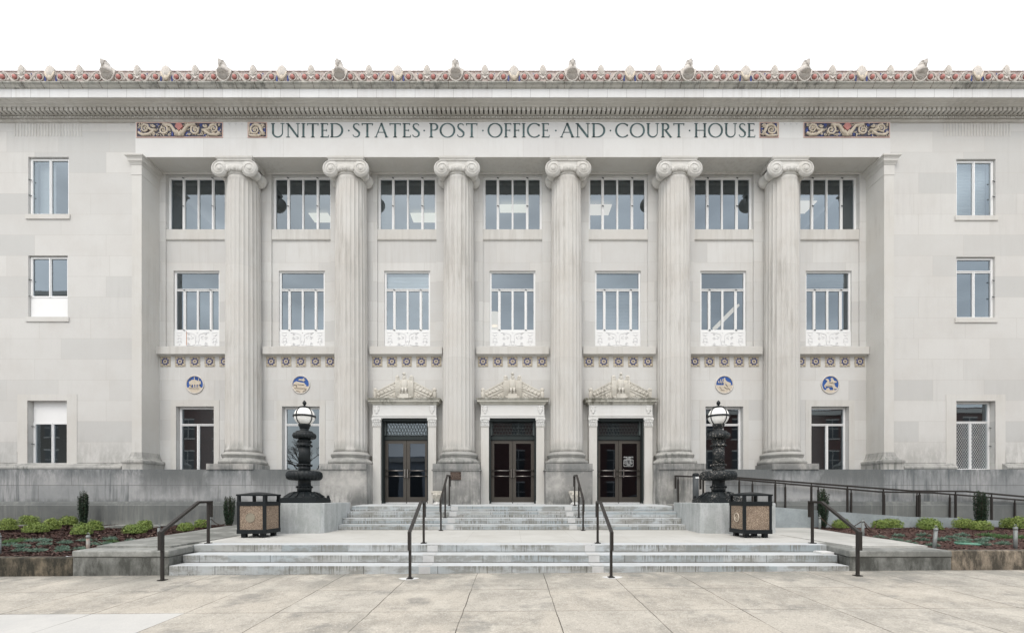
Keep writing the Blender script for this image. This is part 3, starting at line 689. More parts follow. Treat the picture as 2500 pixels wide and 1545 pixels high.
# pilasters at both ends of the portico
for sgn, xa, xb in ((1, XP0, XP1), (-1, XQ0, XQ1)):
    body = MB(); body.box(xa, xb, PIL, BAY+.1, ZB, 12.546)
    po = bp(body, "pilaster", m['smooth'])
    path = [(xa, WING+.02), (xa, PIL), (xb, PIL), (xb, BAY)] if sgn > 0 else [(xa, BAY), (xa, PIL), (xb, PIL), (xb, WING+.02)]
    cap = MB().sweep(path, [(0, 12.27), (.02, 12.275), (.035, 12.31), (.055, 12.335), (.055, 12.36), (.075, 12.36), (.085, 12.44), (.11, 12.475), (.11, 12.49), (.14, 12.50), (.14, 12.5455), (0, 12.5455)])
    bp(cap, "pilaster_capital", m['smooth'], po)
    ne = MB().sweep(path, [(0, 11.945), (.012, 11.95), (.012, 12.2695), (0, 12.2695)]); bp(ne, "necking", m['smooth'], po)
    ba = MB().sweep(path, [(0, ZB+.001), (.17, ZB+.001), (.17, 2.50), (.19, 2.51), (.20, 2.56), (.19, 2.61), (.13, 2.635), (.10, 2.65), (.05, 2.74), (.02, 2.86), (.02, 2.88), (0, 2.885)])
    bp(ba, "pilaster_base", m['colbase'], po)

# ------------------------------------------------------------ columns
col = MB()
RB, RT, Z0c, Z1c = .548, .498, 2.904, 12.0
def frad(r, z, a):
    u = (a/(2*math.pi)*24) % 1.0; q = abs(u-.5)*2; t = (z-Z0c)/(Z1c-Z0c)
    e = min(1, max(0, (z-Z0c-.10)/.12))*min(1, max(0, (Z1c-.10-z)/.10)); e = math.sqrt(e)
    return r-(.027*e*math.sqrt(max(0, 1-(q/.88)**2)) if q < .88 else 0)
prof = []
zs = [Z0c, Z0c+.10, Z0c+.13, Z0c+.17, Z0c+.22]+[Z0c+.22+(Z1c-.2-Z0c-.22)*i/10 for i in range(1, 11)]+[Z1c-.17, Z1c-.13, Z1c-.10, Z1c]
for z in zs:
    t = (z-Z0c)/(Z1c-Z0c); r = RB+(RT-RB)*(t*.6+t*t*.4); prof.append((r+(.02 if z == Z0c else 0), z))
col.lathe(prof, (CC[0], COL, 0), 24*10, frad)
c0 = bp(col, "column", m['column'])
b = MB(); b.box(CC[0]-.753, CC[0]+.753, BASE-.04, BAY-.002, ZB+.001, 2.491)
bp(b, "plinth", m['pedestal'], c0)
b = MB(); pr = [(.60, 2.492)]+[(.665+.07*math.cos(R(a)), 2.563+.071*math.sin(R(a))) for a in range(-80, 91, 17)]
pr += [(.66, 2.64), (.66, 2.652), (.63, 2.665), (.608, 2.70), (.615, 2.735), (.64, 2.745), (.64, 2.757)]
pr += [(.60+.05*math.cos(R(a)), 2.808+.05*math.sin(R(a))) for a in range(-80, 91, 17)]+[(.585, 2.862), (.585, 2.878), (.572, 2.885), (.568, 2.9035)]
b.lathe(pr, (CC[0], COL, 0), 64); bp(b, "column_base", m['colbase'], c0)
# ionic capital
cap = MB(); cx = CC[0]; yf = 14.19; ez = 12.155; ex = .492
cap.lathe([(.50, 11.995), (.515, 12.0), (.525, 12.02), (.515, 12.04), (.50, 12.045), (.50, 12.05)]+[(.50+.085*math.sin(R(a)), 12.05+.12*(1-math.cos(R(a)))) for a in range(0, 91, 15)]+[(.585, 12.25)], (cx, COL, 0), 48)
for s_ in (-1, 1):
    o_ = (cx+s_*ex, yf, ez)
    cap.lathey([(.262, .0), (.266, .03), (.262, .075), (.20, .14), (.165, .24), (.152, .33), (.165, .335), (.172, .36), (.165, .385), (.152, .39), (.17, .48), (.20, .58), (.222, .60), (.222, .66), (.19, .68)], o_, 28)
cap.prism([(cx-ex, ez+.262), (cx-ex, ez+.02), (cx-.23, ez+.015), (cx, ez-.005), (cx+.23, ez+.015), (cx+ex, ez+.02), (cx+ex, ez+.262)], yf+.012, yf+.5)
cap.box(cx-.52, cx+.52, yf+.5, BAY-.01, 12.2, 12.42)
co = bp(cap, "capital", m['smooth'], c0)
dt = MB()
for s_ in (-1, 1):
    pts = [(cx-s_*0.0, yf+.003, ez+.255)]
    sp_ = spiral(cx+s_*ex, ez, .252, .055, 2.25, R(90), yf+.0, 60, -1 if s_ > 0 else 1)
    dt.tube([(cx, yf+.003, ez+.252)]+sp_, .019, 7, .011)
    dt.lathey([(.062, -.022), (.075, 0), (.075, .01)], (cx+s_*ex, yf, ez), 18)
dt.tube([(cx-ex+.12, yf+.006, ez+.075), (cx-.2, yf+.006, ez+.03), (cx, yf+.006, ez+.018), (cx+.2, yf+.006, ez+.03), (cx+ex-.12, yf+.006, ez+.075)], .012, 6)
for i in range(5):
    a = R(-90+(i-2)*22); dt.ball((cx+.565*math.cos(a), COL+.565*math.sin(a), 12.115), .058, .05, .075, 10, 6)
    if i < 4:
        a2 = R(-90+(i-1.5)*22); dt.ball((cx+.57*math.cos(a2), COL+.57*math.sin(a2), 12.10), .014, .02, .07, 6, 5)
bp(dt, "volute_scroll", m['smooth'], co) if False else bp(dt, "volute_scroll", m['smooth'], c0)
ab = MB().sweep([(cx-.55, BAY-.02), (cx-.55, 14.22), (cx+.55, 14.22), (cx+.55, BAY-.02)], [(0, 12.42), (.01, 12.42), (.02, 12.45), (.045, 12.485), (.05, 12.50), (.05, 12.5455), (0, 12.5455)])
bp(ab, "abacus", m['smooth'], c0)
for i in range(1, 6): dup(c0, bld, (i*S, 0, 0))

# ------------------------------------------------------------ bay walls
ZS0, ZS1 = 5.7, 12.56                     # upper zone from the string course up
PH = 1.02                                 # half width of recessed panel
W2 = (.793, 6.629, 9.223); W3 = (PH-.001, 10.635, 12.50); W1 = (.649, ZB, 4.53); DH = (.80, 1.0, 4.1)
def bay(cx, kind):
    w = MB(); l, r = cx-S/2, cx+S/2
    if cx == BC[0]: l = XP1
    if cx == BC[6]: r = XQ0
    h = (cx-W1[0], cx+W1[0], W1[1], W1[2]) if kind == 'w' else (cx-DH[0], cx+DH[0], DH[1], DH[2])
    zlo = ZB if kind == 'w' else 1.0
    w.wall(l, r, zlo, 6.245, BAY, BAY+.32, [h], ends=False)
    # upper: piers at BAY plane, recessed panel behind
    for a, b_ in ((l, cx-PH), (cx+PH, r)):
        w.quad((a, BAY, 6.245), (b_, BAY, 6.245), (b_, BAY, ZS1), (a, BAY, ZS1))
    for s_, x in ((1, cx-PH), (-1, cx+PH)):
        q = [(x, BAY, 6.245), (x, BAY, ZS1), (x, PAN, ZS1), (x, PAN, 6.245)]; w.quad(*(q if s_ > 0 else q[::-1]))
    w.wall(cx-PH, cx+PH, 6.245, 12.555, PAN, PAN+.24, [(cx-W2[0], cx+W2[0], W2[1], W2[2]), (cx-W3[0], cx+W3[0], W3[1], W3[2])], ends=False)
    o = w.build("bay_wall", m['bay'], bld, BO)
    st = MB(); hx = 1.235
    st.sweep([(cx-hx, BAY), (cx+hx, BAY)], [(0, 6.24), (.03, 6.245), (.045, 6.262), (.06, 6.268), (.075, 6.285), (.15, 6.287), (.15, 6.535), (.14, 6.545), (0, 6.55)])
    st.build("string_course", m['smooth'], o, BO)
    sl = MB(); sl.box(cx-PH+.002, cx+PH-.002, PAN-.035, PAN+.02, 10.30, 10.632); sl.prismx([(PAN-.05, 10.30), (PAN-.04, 10.27), (PAN+.0, 10.262), (PAN+.01, 10.30)], cx-PH+.002, cx+PH-.002)
    sl.build("sill_band", m['smooth'], o, BO)
    if kind == 'w':
        s2 = MB(); s2.wall(cx-.836, cx+.836, ZB+.01, 4.745, BAY-.012, BAY+.005, [(h[0], h[1], ZB+.0101, h[3])])
        s2.build("window_surround", m['smooth'], o, BO)
    return o
for i, cx in enumerate(BC): bay(cx, 'd' if i in (2, 3, 4) else 'w')
# terracotta tiles, five a bay (one mesh, copied)
tl = MB(); cx = BC[0]-1.014; tz = (6.24+5.898)/2; hw = .173
pts = []
for k_ in range(40):
    a = 2*math.pi*k_/40; c_, s_ = math.cos(a), math.sin(a); q = max(abs(c_), abs(s_)); wob = 1+.035*math.sin(8*a)
    pts.append((cx+hw*c_/q*wob, tz+hw*s_/q*wob))
tl.prism(pts, BAY-.014, BAY)
t0 = bp(tl, "rosette_tile", m['tile'])
rg = MB().tube([(cx+.093*math.cos(R(a)), BAY-.02, tz+.093*math.sin(R(a))) for a in range(0, 360, 20)], .013, 6, closed=True)
for k_ in range(8):
    a = R(k_*45+22.5); rg.ball((cx+.12*math.cos(a), BAY-.016, tz+.12*math.sin(a)), .018, .008, .018, 6, 4)
bp(rg, "blue_ring", m['blue'], t0)
cr = MB().lathey([(.072, -.022), (.072, 0)], (cx, BAY, tz), 20, False)
for k_ in range(4):
    a = R(k_*90+45); cr.ball((cx+.155*math.cos(a)*1.1, BAY-.016, tz+.155*math.sin(a)*1.1), .03, .02, .03, 6, 4)
bp(cr, "rosette_centre", m['cream'], t0)
xg = MB()
for s_ in (-1, 1): xg.bar((cx-.035, BAY-.025, tz-s_*.035), (cx+.035, BAY-.025, tz+s_*.035), .012, .012)
bp(xg, "rosette_cross", m['dkline'], t0)
for i in range(7):
    for j in range(5):
        if i or j: dup(t0, bld, (i*S+j*.507, 0, 0))

# ------------------------------------------------------------ windows
def frame(x0, x1, z0, z1, y, vs, hs, w=.065, d=.07, vr=None):
    b = MB(); b.box(x0, x0+w, y, y+d, z0, z1); b.box(x1-w, x1, y, y+d, z0, z1)
    b.box(x0+w, x1-w, y, y+d, z0, z0+w*.8); b.box(x0+w, x1-w, y, y+d, z1-w*.8, z1)
    for hz in hs: b.box(x0+w, x1-w, y+.004, y+d-.004, hz-.035, hz+.035); b.box(x0+w, x1-w, y-.015, y+.003, hz+.012, hz+.03)
    for (vx, za, zb_, ww) in vs: b.box(vx-ww/2, vx+ww/2, y+.008, y+d-.01, za, zb_); b.box(vx-ww*.18, vx+ww*.18, y-.012, y+.007, za, zb_)
    return b
def latches(pts, y, par):
    b = MB()
    for (x, z) in pts: b.bar((x-.03, y-.03, z+.015), (x+.035, y-.03, z-.015), .02, .02)
    bp(b, "latch", m['reader'], par)
def pane(x0, x1, z0, z1, y, par, mat='glass'):
    g = MB().quad((x0, y, z0), (x1, y, z0), (x1, y, z1), (x0, y, z1)); return g.build("pane", m[mat], par, BO, fix=False)
def window(b, x0, x1, z0, z1, y, mat='glass'):
    o = bp(b, "window", m['white']); pane(x0, x1, z0, z1, y+.035, o, mat); return o
w3s = []
cx = BC[0]; y3 = 15.09; x0, x1 = cx-W3[0], cx+W3[0]
q = (x1-x0)/4
b = frame(x0, x1, W3[1], W3[2], y3, [(x0+q, W3[1], W3[2], .085), (x0+2*q, W3[1], W3[2], .06), (x0+3*q, W3[1], W3[2], .085)], [], .075)
o = window(b, x0, x1, W3[1], W3[2], y3); latches([(x0+q, W3[2]-.03), (x0+3*q, W3[2]-.03), (x0+q, 11.5), (x0+3*q, 11.5)], y3, o)
w3s = [o]+[dup(o, bld, (i*S, 0, 0)) for i in range(1, 7)]
y2 = 15.06; x0, x1 = cx-W2[0], cx+W2[0]; zt2 = 8.588; zr = 7.16
vs = [(x0+.335, zr, zt2, .085), (cx, zr, zt2, .07), (x1-.335, zr, zt2, .085)]
b = frame(x0, x1, zr, W2[2], y2, vs, [zt2], .062)
o = window(b, x0, x1, zr, W2[2], y2); latches([(x0+.335, zt2-.01), (x1-.335, zt2-.01), (x0+.335, zr+.03), (x1-.335, zr+.03)], y2, o)
rp = MB().box(x0, x1, y2-.02, y2+.06, W2[1], zr-.002); ro = bp(rp, "relief_panel", m['relief'], o)
rl = MB(); yy = y2-.022
for s_ in (-1, 1):
    X_ = lambda v: cx+s_*v
    rl.bar((X_(.52), yy, 7.10), (X_(.70), yy, 7.10), .012, .012)
    rl.tube([(X_(.54), yy, 7.03), (X_(.61), yy, 6.99), (X_(.69), yy, 7.03)], .010, 5)
    rl.tube(arc(X_(.61), 6.86, .07, .06, 0, 360, yy), .010, 5)
    rl.tube([(X_(.52), yy, 6.78), (X_(.57), yy, 6.77)], .014, 5); rl.tube([(X_(.65), yy, 6.77), (X_(.70), yy, 6.78)], .014, 5)
    rl.tube([(X_(.58), yy, 6.73), (X_(.61), yy, 6.67), (X_(.64), yy, 6.73)], .010, 5)
    for (zz_, r_) in ((7.06, .04), (6.92, .06), (6.72, .05)): rl.tube(spiral(X_(.30), zz_, r_, .012, 1.4, 0, yy, 16, s_), .010, 5)
    rl.tube([(X_(.40), yy, 7.10), (X_(.24), yy, 7.09), (X_(.10), yy, 7.05), (X_(.05), yy, 6.98), (X_(.07), yy, 6.85), (X_(.05), yy, 6.74)], .010, 5)
    rl.tube([(X_(.38), yy, 6.66), (X_(.2), yy, 6.655), (X_(.08), yy, 6.69)], .010, 5)
    rl.tube([(X_(.22), yy, 6.99), (X_(.12), yy, 6.93), (X_(.2), yy, 6.88)], .009, 5)
rl.tube(arc(cx, 6.74, .055, .07, 0, 360, yy), .010, 5); rl.ball((cx, yy, 7.10), .02, .015, .02, 6, 4)
bp(rl, "relief_swirl", m['reliefgrey'], o)
w2s = [o]+[dup(o, bld, (i*S, 0, 0)) for i in range(1, 7)]
y1 = 15.08; x0, x1 = cx-W1[0]+.012, cx+W1[0]-.012; zt1 = 3.92
b = frame(x0, x1, ZB-.1, W1[2]-.01, y1, [(cx, ZB-.05, zt1, .085)], [zt1], .07)
o = window(b, x0, x1, ZB-.1, W1[2]-.01, y1)
w1s = [o]+[dup(o, bld, (i*S, 0, 0)) for i in (1, 5, 6)]
# wing windows
def wing_window(h, kind, left):
    x0, x1, z0, z1 = h; y = WING+(.155 if kind == 1 else .062); cx = (x0+x1)/2; par = None
    if kind == 3:
        b = frame(x0+.01, x1-.01, z0, z1-.02, y, [(cx, z0, z1-.03, .075)], [], .07); o = window(b, x0, x1, z0, z1, y)
    elif kind == 2 and left:
        zz = PZ(727, y); b = frame(x0+.01, x1-.01, zz, z1-.02, y, [(cx, zz, z1-.03, .075)], [], .07); o = window(b, x0, x1, zz, z1, y)
        e = MB().box(x0+.01, x1-.01, y+.01, y+.05, z0, zz-.003); bp(e, "boarded_panel", m['white'], o)
    elif kind == 2:
        zz = PZ(664, y); b = frame(x0+.01, x1-.01, z0, z1-.02, y, [(cx, z0, zz, .075)], [zz], .065); o = window(b, x0, x1, z0, z1, y)
    elif left:
        zz = PZ(1031, y); b = frame(x0+.01, x1-.01, z0, zz, y, [(cx, z0, zz, .075)], [], .07); o = window(b, x0, x1, z0, zz, y)
        e = MB().box(x0+.01, x1-.01, y+.01, y+.05, zz+.003, z1); bp(e, "boarded_panel", m['white'], o)
    else:
        zz = PZ(1031, y); b = frame(x0+.01, x1-.01, ZB, z1-.01, y, [(cx, ZB, zz, .075)], [zz], .065); o = window(b, x0, x1, ZB, z1, y)
        g = MB(); n_ = 17
        for s_ in (-1, 1):
            for i in range(-14, n_+14):
                a0_ = x0+(x1-x0)*i/n_; a1_ = a0_+s_*(zz-ZB)*.62
                # clip to opening
                t0_ = 0; t1_ = 1; d_ = a1_-a0_
                if d_ == 0: continue
                ta = (x0+.03-a0_)/d_; tb = (x1-.03-a0_)/d_; lo, hi = max(0, min(ta, tb)), min(1, max(ta, tb))
                if hi-lo < .02: continue
                g.bar((a0_+d_*lo, y-.012+(.004 if s_ > 0 else 0), ZB+(zz-ZB)*lo), (a0_+d_*hi, y-.012+(.004 if s_ > 0 else 0), ZB+(zz-ZB)*hi), .0055, .003)
        bp(g, "wire_mesh", m['white'], o)
    if kind in (2, 3):
        s_ = MB().box(x0-.06, x1+.06, WING-.035, WING+.26, z0-.155, z0-.002); bp(s_, "sill", m['smooth'], o)
    lt = MB(); xx = x0+.02 if left else x1-.02
    for fz in (.35, .62): lt.bar((xx-.06, y-.05, z0+(z1-z0)*fz), (xx+.06, y-.03, z0+(z1-z0)*fz-.02), .02, .02)
    bp(lt, "latch", m['reader'], o); return o
WL3 = wing_window(HL[0], 3, True); WR3 = wing_window(HR[0], 3, False)
for k_, hh in ((2, 1), (1, 2)): wing_window(HL[hh], k_, True); wing_window(HR[hh], k_, False)
# blinds
def blind(x0, x1, z0, z1, y, slat=True, par=None):
    b = MB()
    if slat:
        z = z0
        while z < z1: b.box(x0, x1, y, y+.02, z, min(z+.035, z1)); z += .05
    else: b.box(x0, x1, y, y+.02, z0, z1)
    return bp(b, "blind", m['blind'], par)
blind(BC[2]-.72, BC[2]+.72, 7.2, 8.5, y2+.16, True, w2s[2]); blind(BC[1]-.72, BC[1]+.72, 8.62, 9.12, y2+.14, True, w2s[1]); blind(BC[3]-.72, BC[3]+.72, 8.75, 9.12, y2+.14, True, w2s[3])
blind(BC[5]-.98, BC[5]+.98, 11.9, 12.4, y3+.2, True, w3s[5]); blind(BC[1]-.98, BC[1]-.5, 10.7, 12.4, y3+.2, True, w3s[1])
bp(MB().box(BC[0]-.375, BC[0]-.36, y2-.026, y2-.0201, 6.66, 7.15), 'rust_stain', m['ruststain'], w2s[0])
blind(HR[0][0]+.02, HR[0][1]-.02, HR[0][2], HR[0][3], WING+.30, True)
blind(HL[0][0]+.02, HL[0][0]+.55, HL[0][2], HL[0][3], WING+.35, False)
# interior: floors, partitions and ceilings seen through the glass
it = MB()
it.box(-12.0, 12.1, 19.0, 19.1, 6.0, 12.9); it.box(-12.0, 12.1, 18.0, 18.1, .5, 6.0)
for x in (-XE, -12.9, 12.75, XE): it.box(x-.05, x+.05, 14.6, 20, 1, 13)
for x in (-XE, 12.75): it.box(x, x+8.1, 17.5, 17.6, 1, 13)
for i in (0, 2, 4): it.box(CC[i]-.05, CC[i]+.05, 15.3, 19, 6.1, 12.6)
bp(it, "interior_partition", m['int'])
it = MB(); it.box(-12.0, 12.1, 15.25, 19.05, 12.64, 12.7); it.box(-12.0, 12.1, 15.3, 19.05, 9.6, 9.8); it.box(-12.0, 12.1, 15.25, 19.05, 5.6, 6.2); it.box(-12, 12.1, 15.3, 19, 1.0, 1.15)
for x in (-XE, 12.75): 
    for z in (5.2, 9.4, 12.9): it.box(x, x+8.1, 14.65, 19.05, z, z+.2)
bp(it, "interior_ceiling", m['ceil'])
for (pa, pb, d0, d1, i, lb, mt_) in ((753, 800, 17.0, 17.55, 1, "second", 'lit'), (1001.7, 1068, 17.0, 17.55, 2, "third", 'lit'), (1219.8, 1287.6, 16.5, 16.95, 3, "fourth", 'lit'), (1436, 1494, 16.5, 17.1, 4, "fifth", 'litwarm'), (1950, 1995, 16.3, 17.0, 6, "last", 'litwarm')):
    b = MB().box(PX(pa, d0), PX(pb, d0), d0, d1, 12.50, 12.53)
    o = b.build("ceiling_light", m[mt_]); tag(o, "lit ceiling light panel seen through the %s top-floor window from the left" % lb, "ceiling light", "lit ceiling lights behind the top-floor windows")
b = MB(); b.lathe([(.22, 0), (.20, .48)], (PX(1207, 16.6), 16.6, 7.95), 20); b.lathe([(.17, 0), (.17, .30)], (PX(1207, 16.6), 16.6, 7.55), 20)
tag(b.build("drum_lamp", m['litwarm']), "warm lit drum lamp seen through the middle second-floor window", "lamp")
b = MB().bar((PX(1745, 16.2), 16.2, 7.7), (PX(1800, 17.2), 17.2, 9.0), .16, .08)
tag(b.build("tube_light", m['litwarm']), "slanting lit tube light seen through the second-floor window above the figure medallion", "ceiling light")

blind(BC[2]-.72, BC[2]+.72, 8.63, 9.15, y2+.10, False, w2s[2])
for o_ in (w2s[2], WR3, WL3):
    index()
    for ch in KID.get(o_.name, []):
        if ch.name.startswith("pane"):
            ch.data = ch.data.copy(); ch.data.materials[0] = m['glassclear']
# ------------------------------------------------------------ medallions
def disc_clip(pts, r=.28):
    out = []
    for x, z in pts:
        l = math.hypot(x, z); out.append((x, z) if l <= r else (x*r/l, z*r/l))
    return out
def medallion(cx, shapes, lines=()):
    cz = 5.279; y = BAY
    rim = MB().tube([(cx+.300*math.cos(R(a)), y-.010, cz+.300*math.sin(R(a))) for a in range(0, 360, 10)], .022, 8, closed=True)
    o = bp(rim, "medallion", m['creamgrey'])
    bp(MB().lathey([(.29, -.008), (.29, 0)], (cx, y, cz), 32, False), "blue_field", m['blue2'], o)
    s_ = MB()
    for i_, sh in enumerate(shapes):
        sh = disc_clip(sh); s_.prism([(cx+x, cz+z) for x, z in sh], y-.020-.0011*i_, y-.0085)
    bp(s_, "relief_figure", m['cream'], o)
    if lines:
        l_ = MB()
        for (a, b_, w) in lines: l_.bar((cx+a[0], y-.027, cz+a[1]), (cx+b_[0], y-.027, cz+b_[1]), w, .008)
        bp(l_, "relief_shadow_line", m['dkline'], o)
def seg(zl, n=14, r=.28):     # lower disc segment below zl
    a0 = math.asin(max(-1, min(1, zl/r))); return [(r*math.cos(-math.pi-a0+(math.pi+2*a0)*i/n), r*math.sin(-math.pi-a0+(math.pi+2*a0)*i/n)) for i in range(n+1)]
medallion(BC[0], [seg(-.10), [(-.19, .0), (-.20, .10), (-.14, .13), (-.10, .16), (-.02, .17), (.06, .15), (.12, .12), (.20, .12), (.21, .02), (.14, .0)],
    [(-.2, -.10), (-.17, -.02), (-.10, -.0), (-.12, -.10)], [(-.05, -.1), (-.06, 0), (-.02, 0), (-.01, -.1)], [(.03, -.1), (.02, 0), (.06, 0), (.07, -.1)], [(.1, -.1), (.11, 0), (.15, 0), (.2, -.1)],
    [(-.02, .16), (-.02, .26), (.0, .26), (.0, .16)], [(.12, .12), (.13, .22), (.145, .22), (.145, .12)]],
    (((-.2, -.13), (.15, -.14), .008), ((-.18, .17), (-.1, .19), .012), ((.05, .2), (.1, .22), .01), ((-.15, -.03), (-.09, -.07), .03), ((.14, -.03), (.19, -.03), .03)))
medallion(BC[1], [seg(-.06), [(-.26, -.02), (-.24, .06), (-.16, .11), (-.06, .09), (.02, .07), (.12, .06), (.14, .02), (.19, -.02), (.17, -.08), (-.24, -.08)],
    [(-.09, .16), (-.05, .14), (.04, .13), (.10, .10), (.12, .13), (.16, .14), (.12, .17), (.13, .22), (.09, .22), (.06, .18), (-.04, .19)]],
    (((-.24, -.01), (-.14, -.02), .02), ((-.15, -.02), (-.14, -.09), .02), ((-.10, .0), (.12, -.01), .018), ((-.22, -.13), (.2, -.14), .010), ((-.16, -.21), (-.02, -.25), .014), ((.07, -.25), (.2, -.18), .014)))
medallion(BC[5], [seg(-.02), [(-.03, .19), (-.01, .23), (.03, .22), (.03, .17), (.07, .12), (.12, .09), (.21, .06), (.22, .0), (.14, -.05), (.06, .0), (.05, .05), (-.01, -.08), (-.08, -.12), (-.03, -.03), (-.02, .06), (-.09, .05), (-.12, .0), (-.1, .04), (-.03, .10)],
    [(-.22, .06), (-.20, .14), (-.19, .14), (-.19, .05)], [(-.17, .05), (-.13, .19), (-.115, .19), (-.14, .05)], [(-.12, .05), (-.06, .20), (-.045, .20), (-.09, .05)]],
    (((-.02, -.09), (.10, -.16), .010), ((-.12, -.2), (.0, -.2), .010), ((.1, -.1), (.2, -.2), .008), ((-.18, -.08), (-.1, -.16), .008), ((.06, -.02), (.1, -.07), .02)))
medallion(BC[6], [seg(-.19), [(-.20, -.02), (-.21, -.08), (-.16, -.12), (-.15, -.1), (-.18, -.05), (-.12, -.06), (-.03, -.08), (.06, -.08), (.10, -.14), (.09, -.2), (.13, -.2), (.14, -.14), (.2, -.16), (.24, -.12), (.17, -.07), (.14, .0), (.13, .06), (.2, .06), (.22, .11), (.16, .12), (.12, .14), (.08, .22), (.03, .23), (.01, .18), (.02, .12), (-.04, .08), (-.04, .16), (-.12, .20), (-.18, .18), (-.10, .12), (-.14, .06)],
    [(-.15, -.19), (-.12, -.13), (-.06, -.11), (-.03, -.16), (.0, -.21), (-.1, -.22)]],
    (((-.04, .07), (.04, .05), .02), ((.06, .08), (.10, .02), .012), ((-.1, -.04), (.06, -.05), .007)))

# ------------------------------------------------------------ door surrounds and doors
def door_bay(cx):
    yf = 14.61
    ent = MB(); ent.box(cx-1.08, cx+1.08, yf-.012, BAY, 4.0735, 4.13); ent.box(cx-1.08, cx+1.08, yf-.03, BAY, 4.1305, 4.17); ent.box(cx-1.065, cx+1.065, yf-.005, BAY, 4.1705, 4.51)
    so_ = bp(ent, "door_surround", m['marble'])
    for s_ in (-1, 1):
        pil = MB(); a, b_ = sorted((cx+s_*.80, cx+s_*1.065)); pil.box(a, b_, yf, BAY+.02, 1.1, 4.073)
        pil.box(a-.012, b_+.012, yf-.02, yf+.10, 1.1, 1.30); pil.box(a-.008, b_+.008, yf-.014, yf+.10, 3.77, 3.79)
        bp(pil, "door_pilaster", m['smooth'], so_)
    for s_ in (-1, 1):
        cp = MB(); a, b_ = sorted((cx+s_*.79, cx+s_*1.075)); cp.box(a-.02, b_+.02, yf-.045, yf+.08, 4.02, 4.072); cp.box(a, b_, yf-.02, yf+.06, 3.80, 4.02)
        for i in range(5): cp.ball((a+.03+(b_-a-.06)*i/4, yf-.03, 3.95), .028, .025, .05, 8, 5)
        for i in range(4): cp.ball((a+.05+(b_-a-.1)*i/3, yf-.028, 3.87), .022, .018, .035, 8, 5)
        for q_ in (a+.02, b_-.02): cp.tube(spiral(q_, 3.99, .04, .01, 1.2, 0, yf-.045, 12), .012, 5)
        # carved mask block at frieze ends
        mx = cx+s_*.93
        for (dx, dz, rx, rz) in ((0, .10, .10, .05), (0, 0, .07, .09), (-.06, .02, .03, .06), (.06, .02, .03, .06), (0, -.08, .045, .05), (-.03, .04, .02, .02), (.03, .04, .02, .02)):
            cp.ball((mx+dx, yf-.012, 4.34+dz), rx, .022, rz, 10, 6)
        bp(cp, "carved_capital", m['marble'], so_)
    cn = MB(); path = [(cx-1.075, BAY-.01), (cx-1.075, yf), (cx+1.075, yf), (cx+1.075, BAY-.01)]
    cn.sweep(path, [(0, 4.51), (.012, 4.511), (.012, 4.535), (.045, 4.57), (.05, 4.60), (.115, 4.605), (.115, 4.65), (.125, 4.655), (.15, 4.69), (.155, 4.716), (0, 4.718)])
    n_ = 44
    for i in range(n_): x = cx-1.06+2.12*(i+.5)/n_; cn.box(x-.013, x+.013, yf-.028, yf, 4.513, 4.543)
    bp(cn, "door_cornice", m['carvetop'], so_)
    pe = MB(); z0 = 4.718; y = 14.60
    # raking sides
    for s_ in (-1, 1):
        X_ = lambda v: cx+s_*v
        pe.prism([(X_(.30), 5.30), (X_(.30), 5.08), (X_(.93), z0+.12), (X_(.93), z0+.235)][::s_], y+.045, y+.24)
        pe.prism([(X_(.30), 5.32), (X_(.30), 5.275), (X_(.95), z0+.22), (X_(.95), z0+.265)][::s_], y+.025, y+.25)
        pe.prism([(X_(.30), 5.06), (X_(.30), 5.02), (X_(.80), z0+.06), (X_(.88), z0+.07)][::s_], y+.05, y+.2)
        pe.prism([(X_(.30), 5.10), (X_(.30), z0), (X_(.94), z0), (X_(.94), z0+.13)][::s_], y+.075, y+.24)
        pe.tube(spiral(X_(.43), z0+.10, .075, .015, 1.4, R(90), y+.066, 22, s_), .018, 6)
        pe.tube(spiral(X_(.58), z0+.075, .045, .012, 1.3, R(200), y+.066, 16, -s_), .014, 6); pe.tube(spiral(X_(.70), z0+.05, .03, .01, 1.2, 0, y+.07, 12, s_), .012, 5)
        pe.tube([(X_(.50), y+.066, z0+.11), (X_(.54), y+.066, z0+.16), (X_(.62), y+.066, z0+.12)], .014, 5)
        pe.bar((X_(.31), y+.08, z0+.01), (X_(.40), y+.08, z0+.10), .02, .02)
        for t in (0, .18, .36, .54, .72, .88):      # ribs between raking bands
            xx = .33+t*.60; zz = 5.19-(5.19-4.86)*t; pe.ball((X_(xx+.05), y+.06, zz), .045, .03, .06, 8, 6); pe.tube(spiral(X_(xx+.02), zz+.02, .035, .01, 1, 0, y+.05, 10, s_), .010, 5)
            pe.ball((X_(xx+.01), y+.055, zz-.045), .03, .03, .045, 8, 6); pe.ball((X_(xx+.075), y+.06, zz+.03), .028, .03, .03, 8, 6)
        pe.lathe([(.055, 0), (.06, .08), (.07, .22), (.05, .27)], (X_(1.0), y+.09, z0), 14); pe.ball((X_(1.0), y+.08, z0+.31), .075, .06, .07, 12, 8)
        for i in range(3): pe.bar((X_(.97+.03*i), y+.03, z0+.05), (X_(.97+.03*i), y+.03, z0+.25), .012, .012)
    pe.box(cx-.305, cx+.305, y+.04, y+.26, z0, 5.24)
    po_ = bp(pe, "pediment", m['carved'], so_)
    eg = MB(); ye = y+.0
    eg.ball((cx, ye+.03, 5.23), .13, .09, .22, 14, 10); eg.ball((cx, ye+.0, 5.43), .065, .07, .10, 12, 8); eg.ball((cx-.0, ye-.03, 5.54), .052, .062, .055, 12, 8)
    eg.tube([(cx-.02, ye-.07, 5.545), (cx-.055, ye-.10, 5.53), (cx-.06, ye-.10, 5.50)], .022, 6, .006)
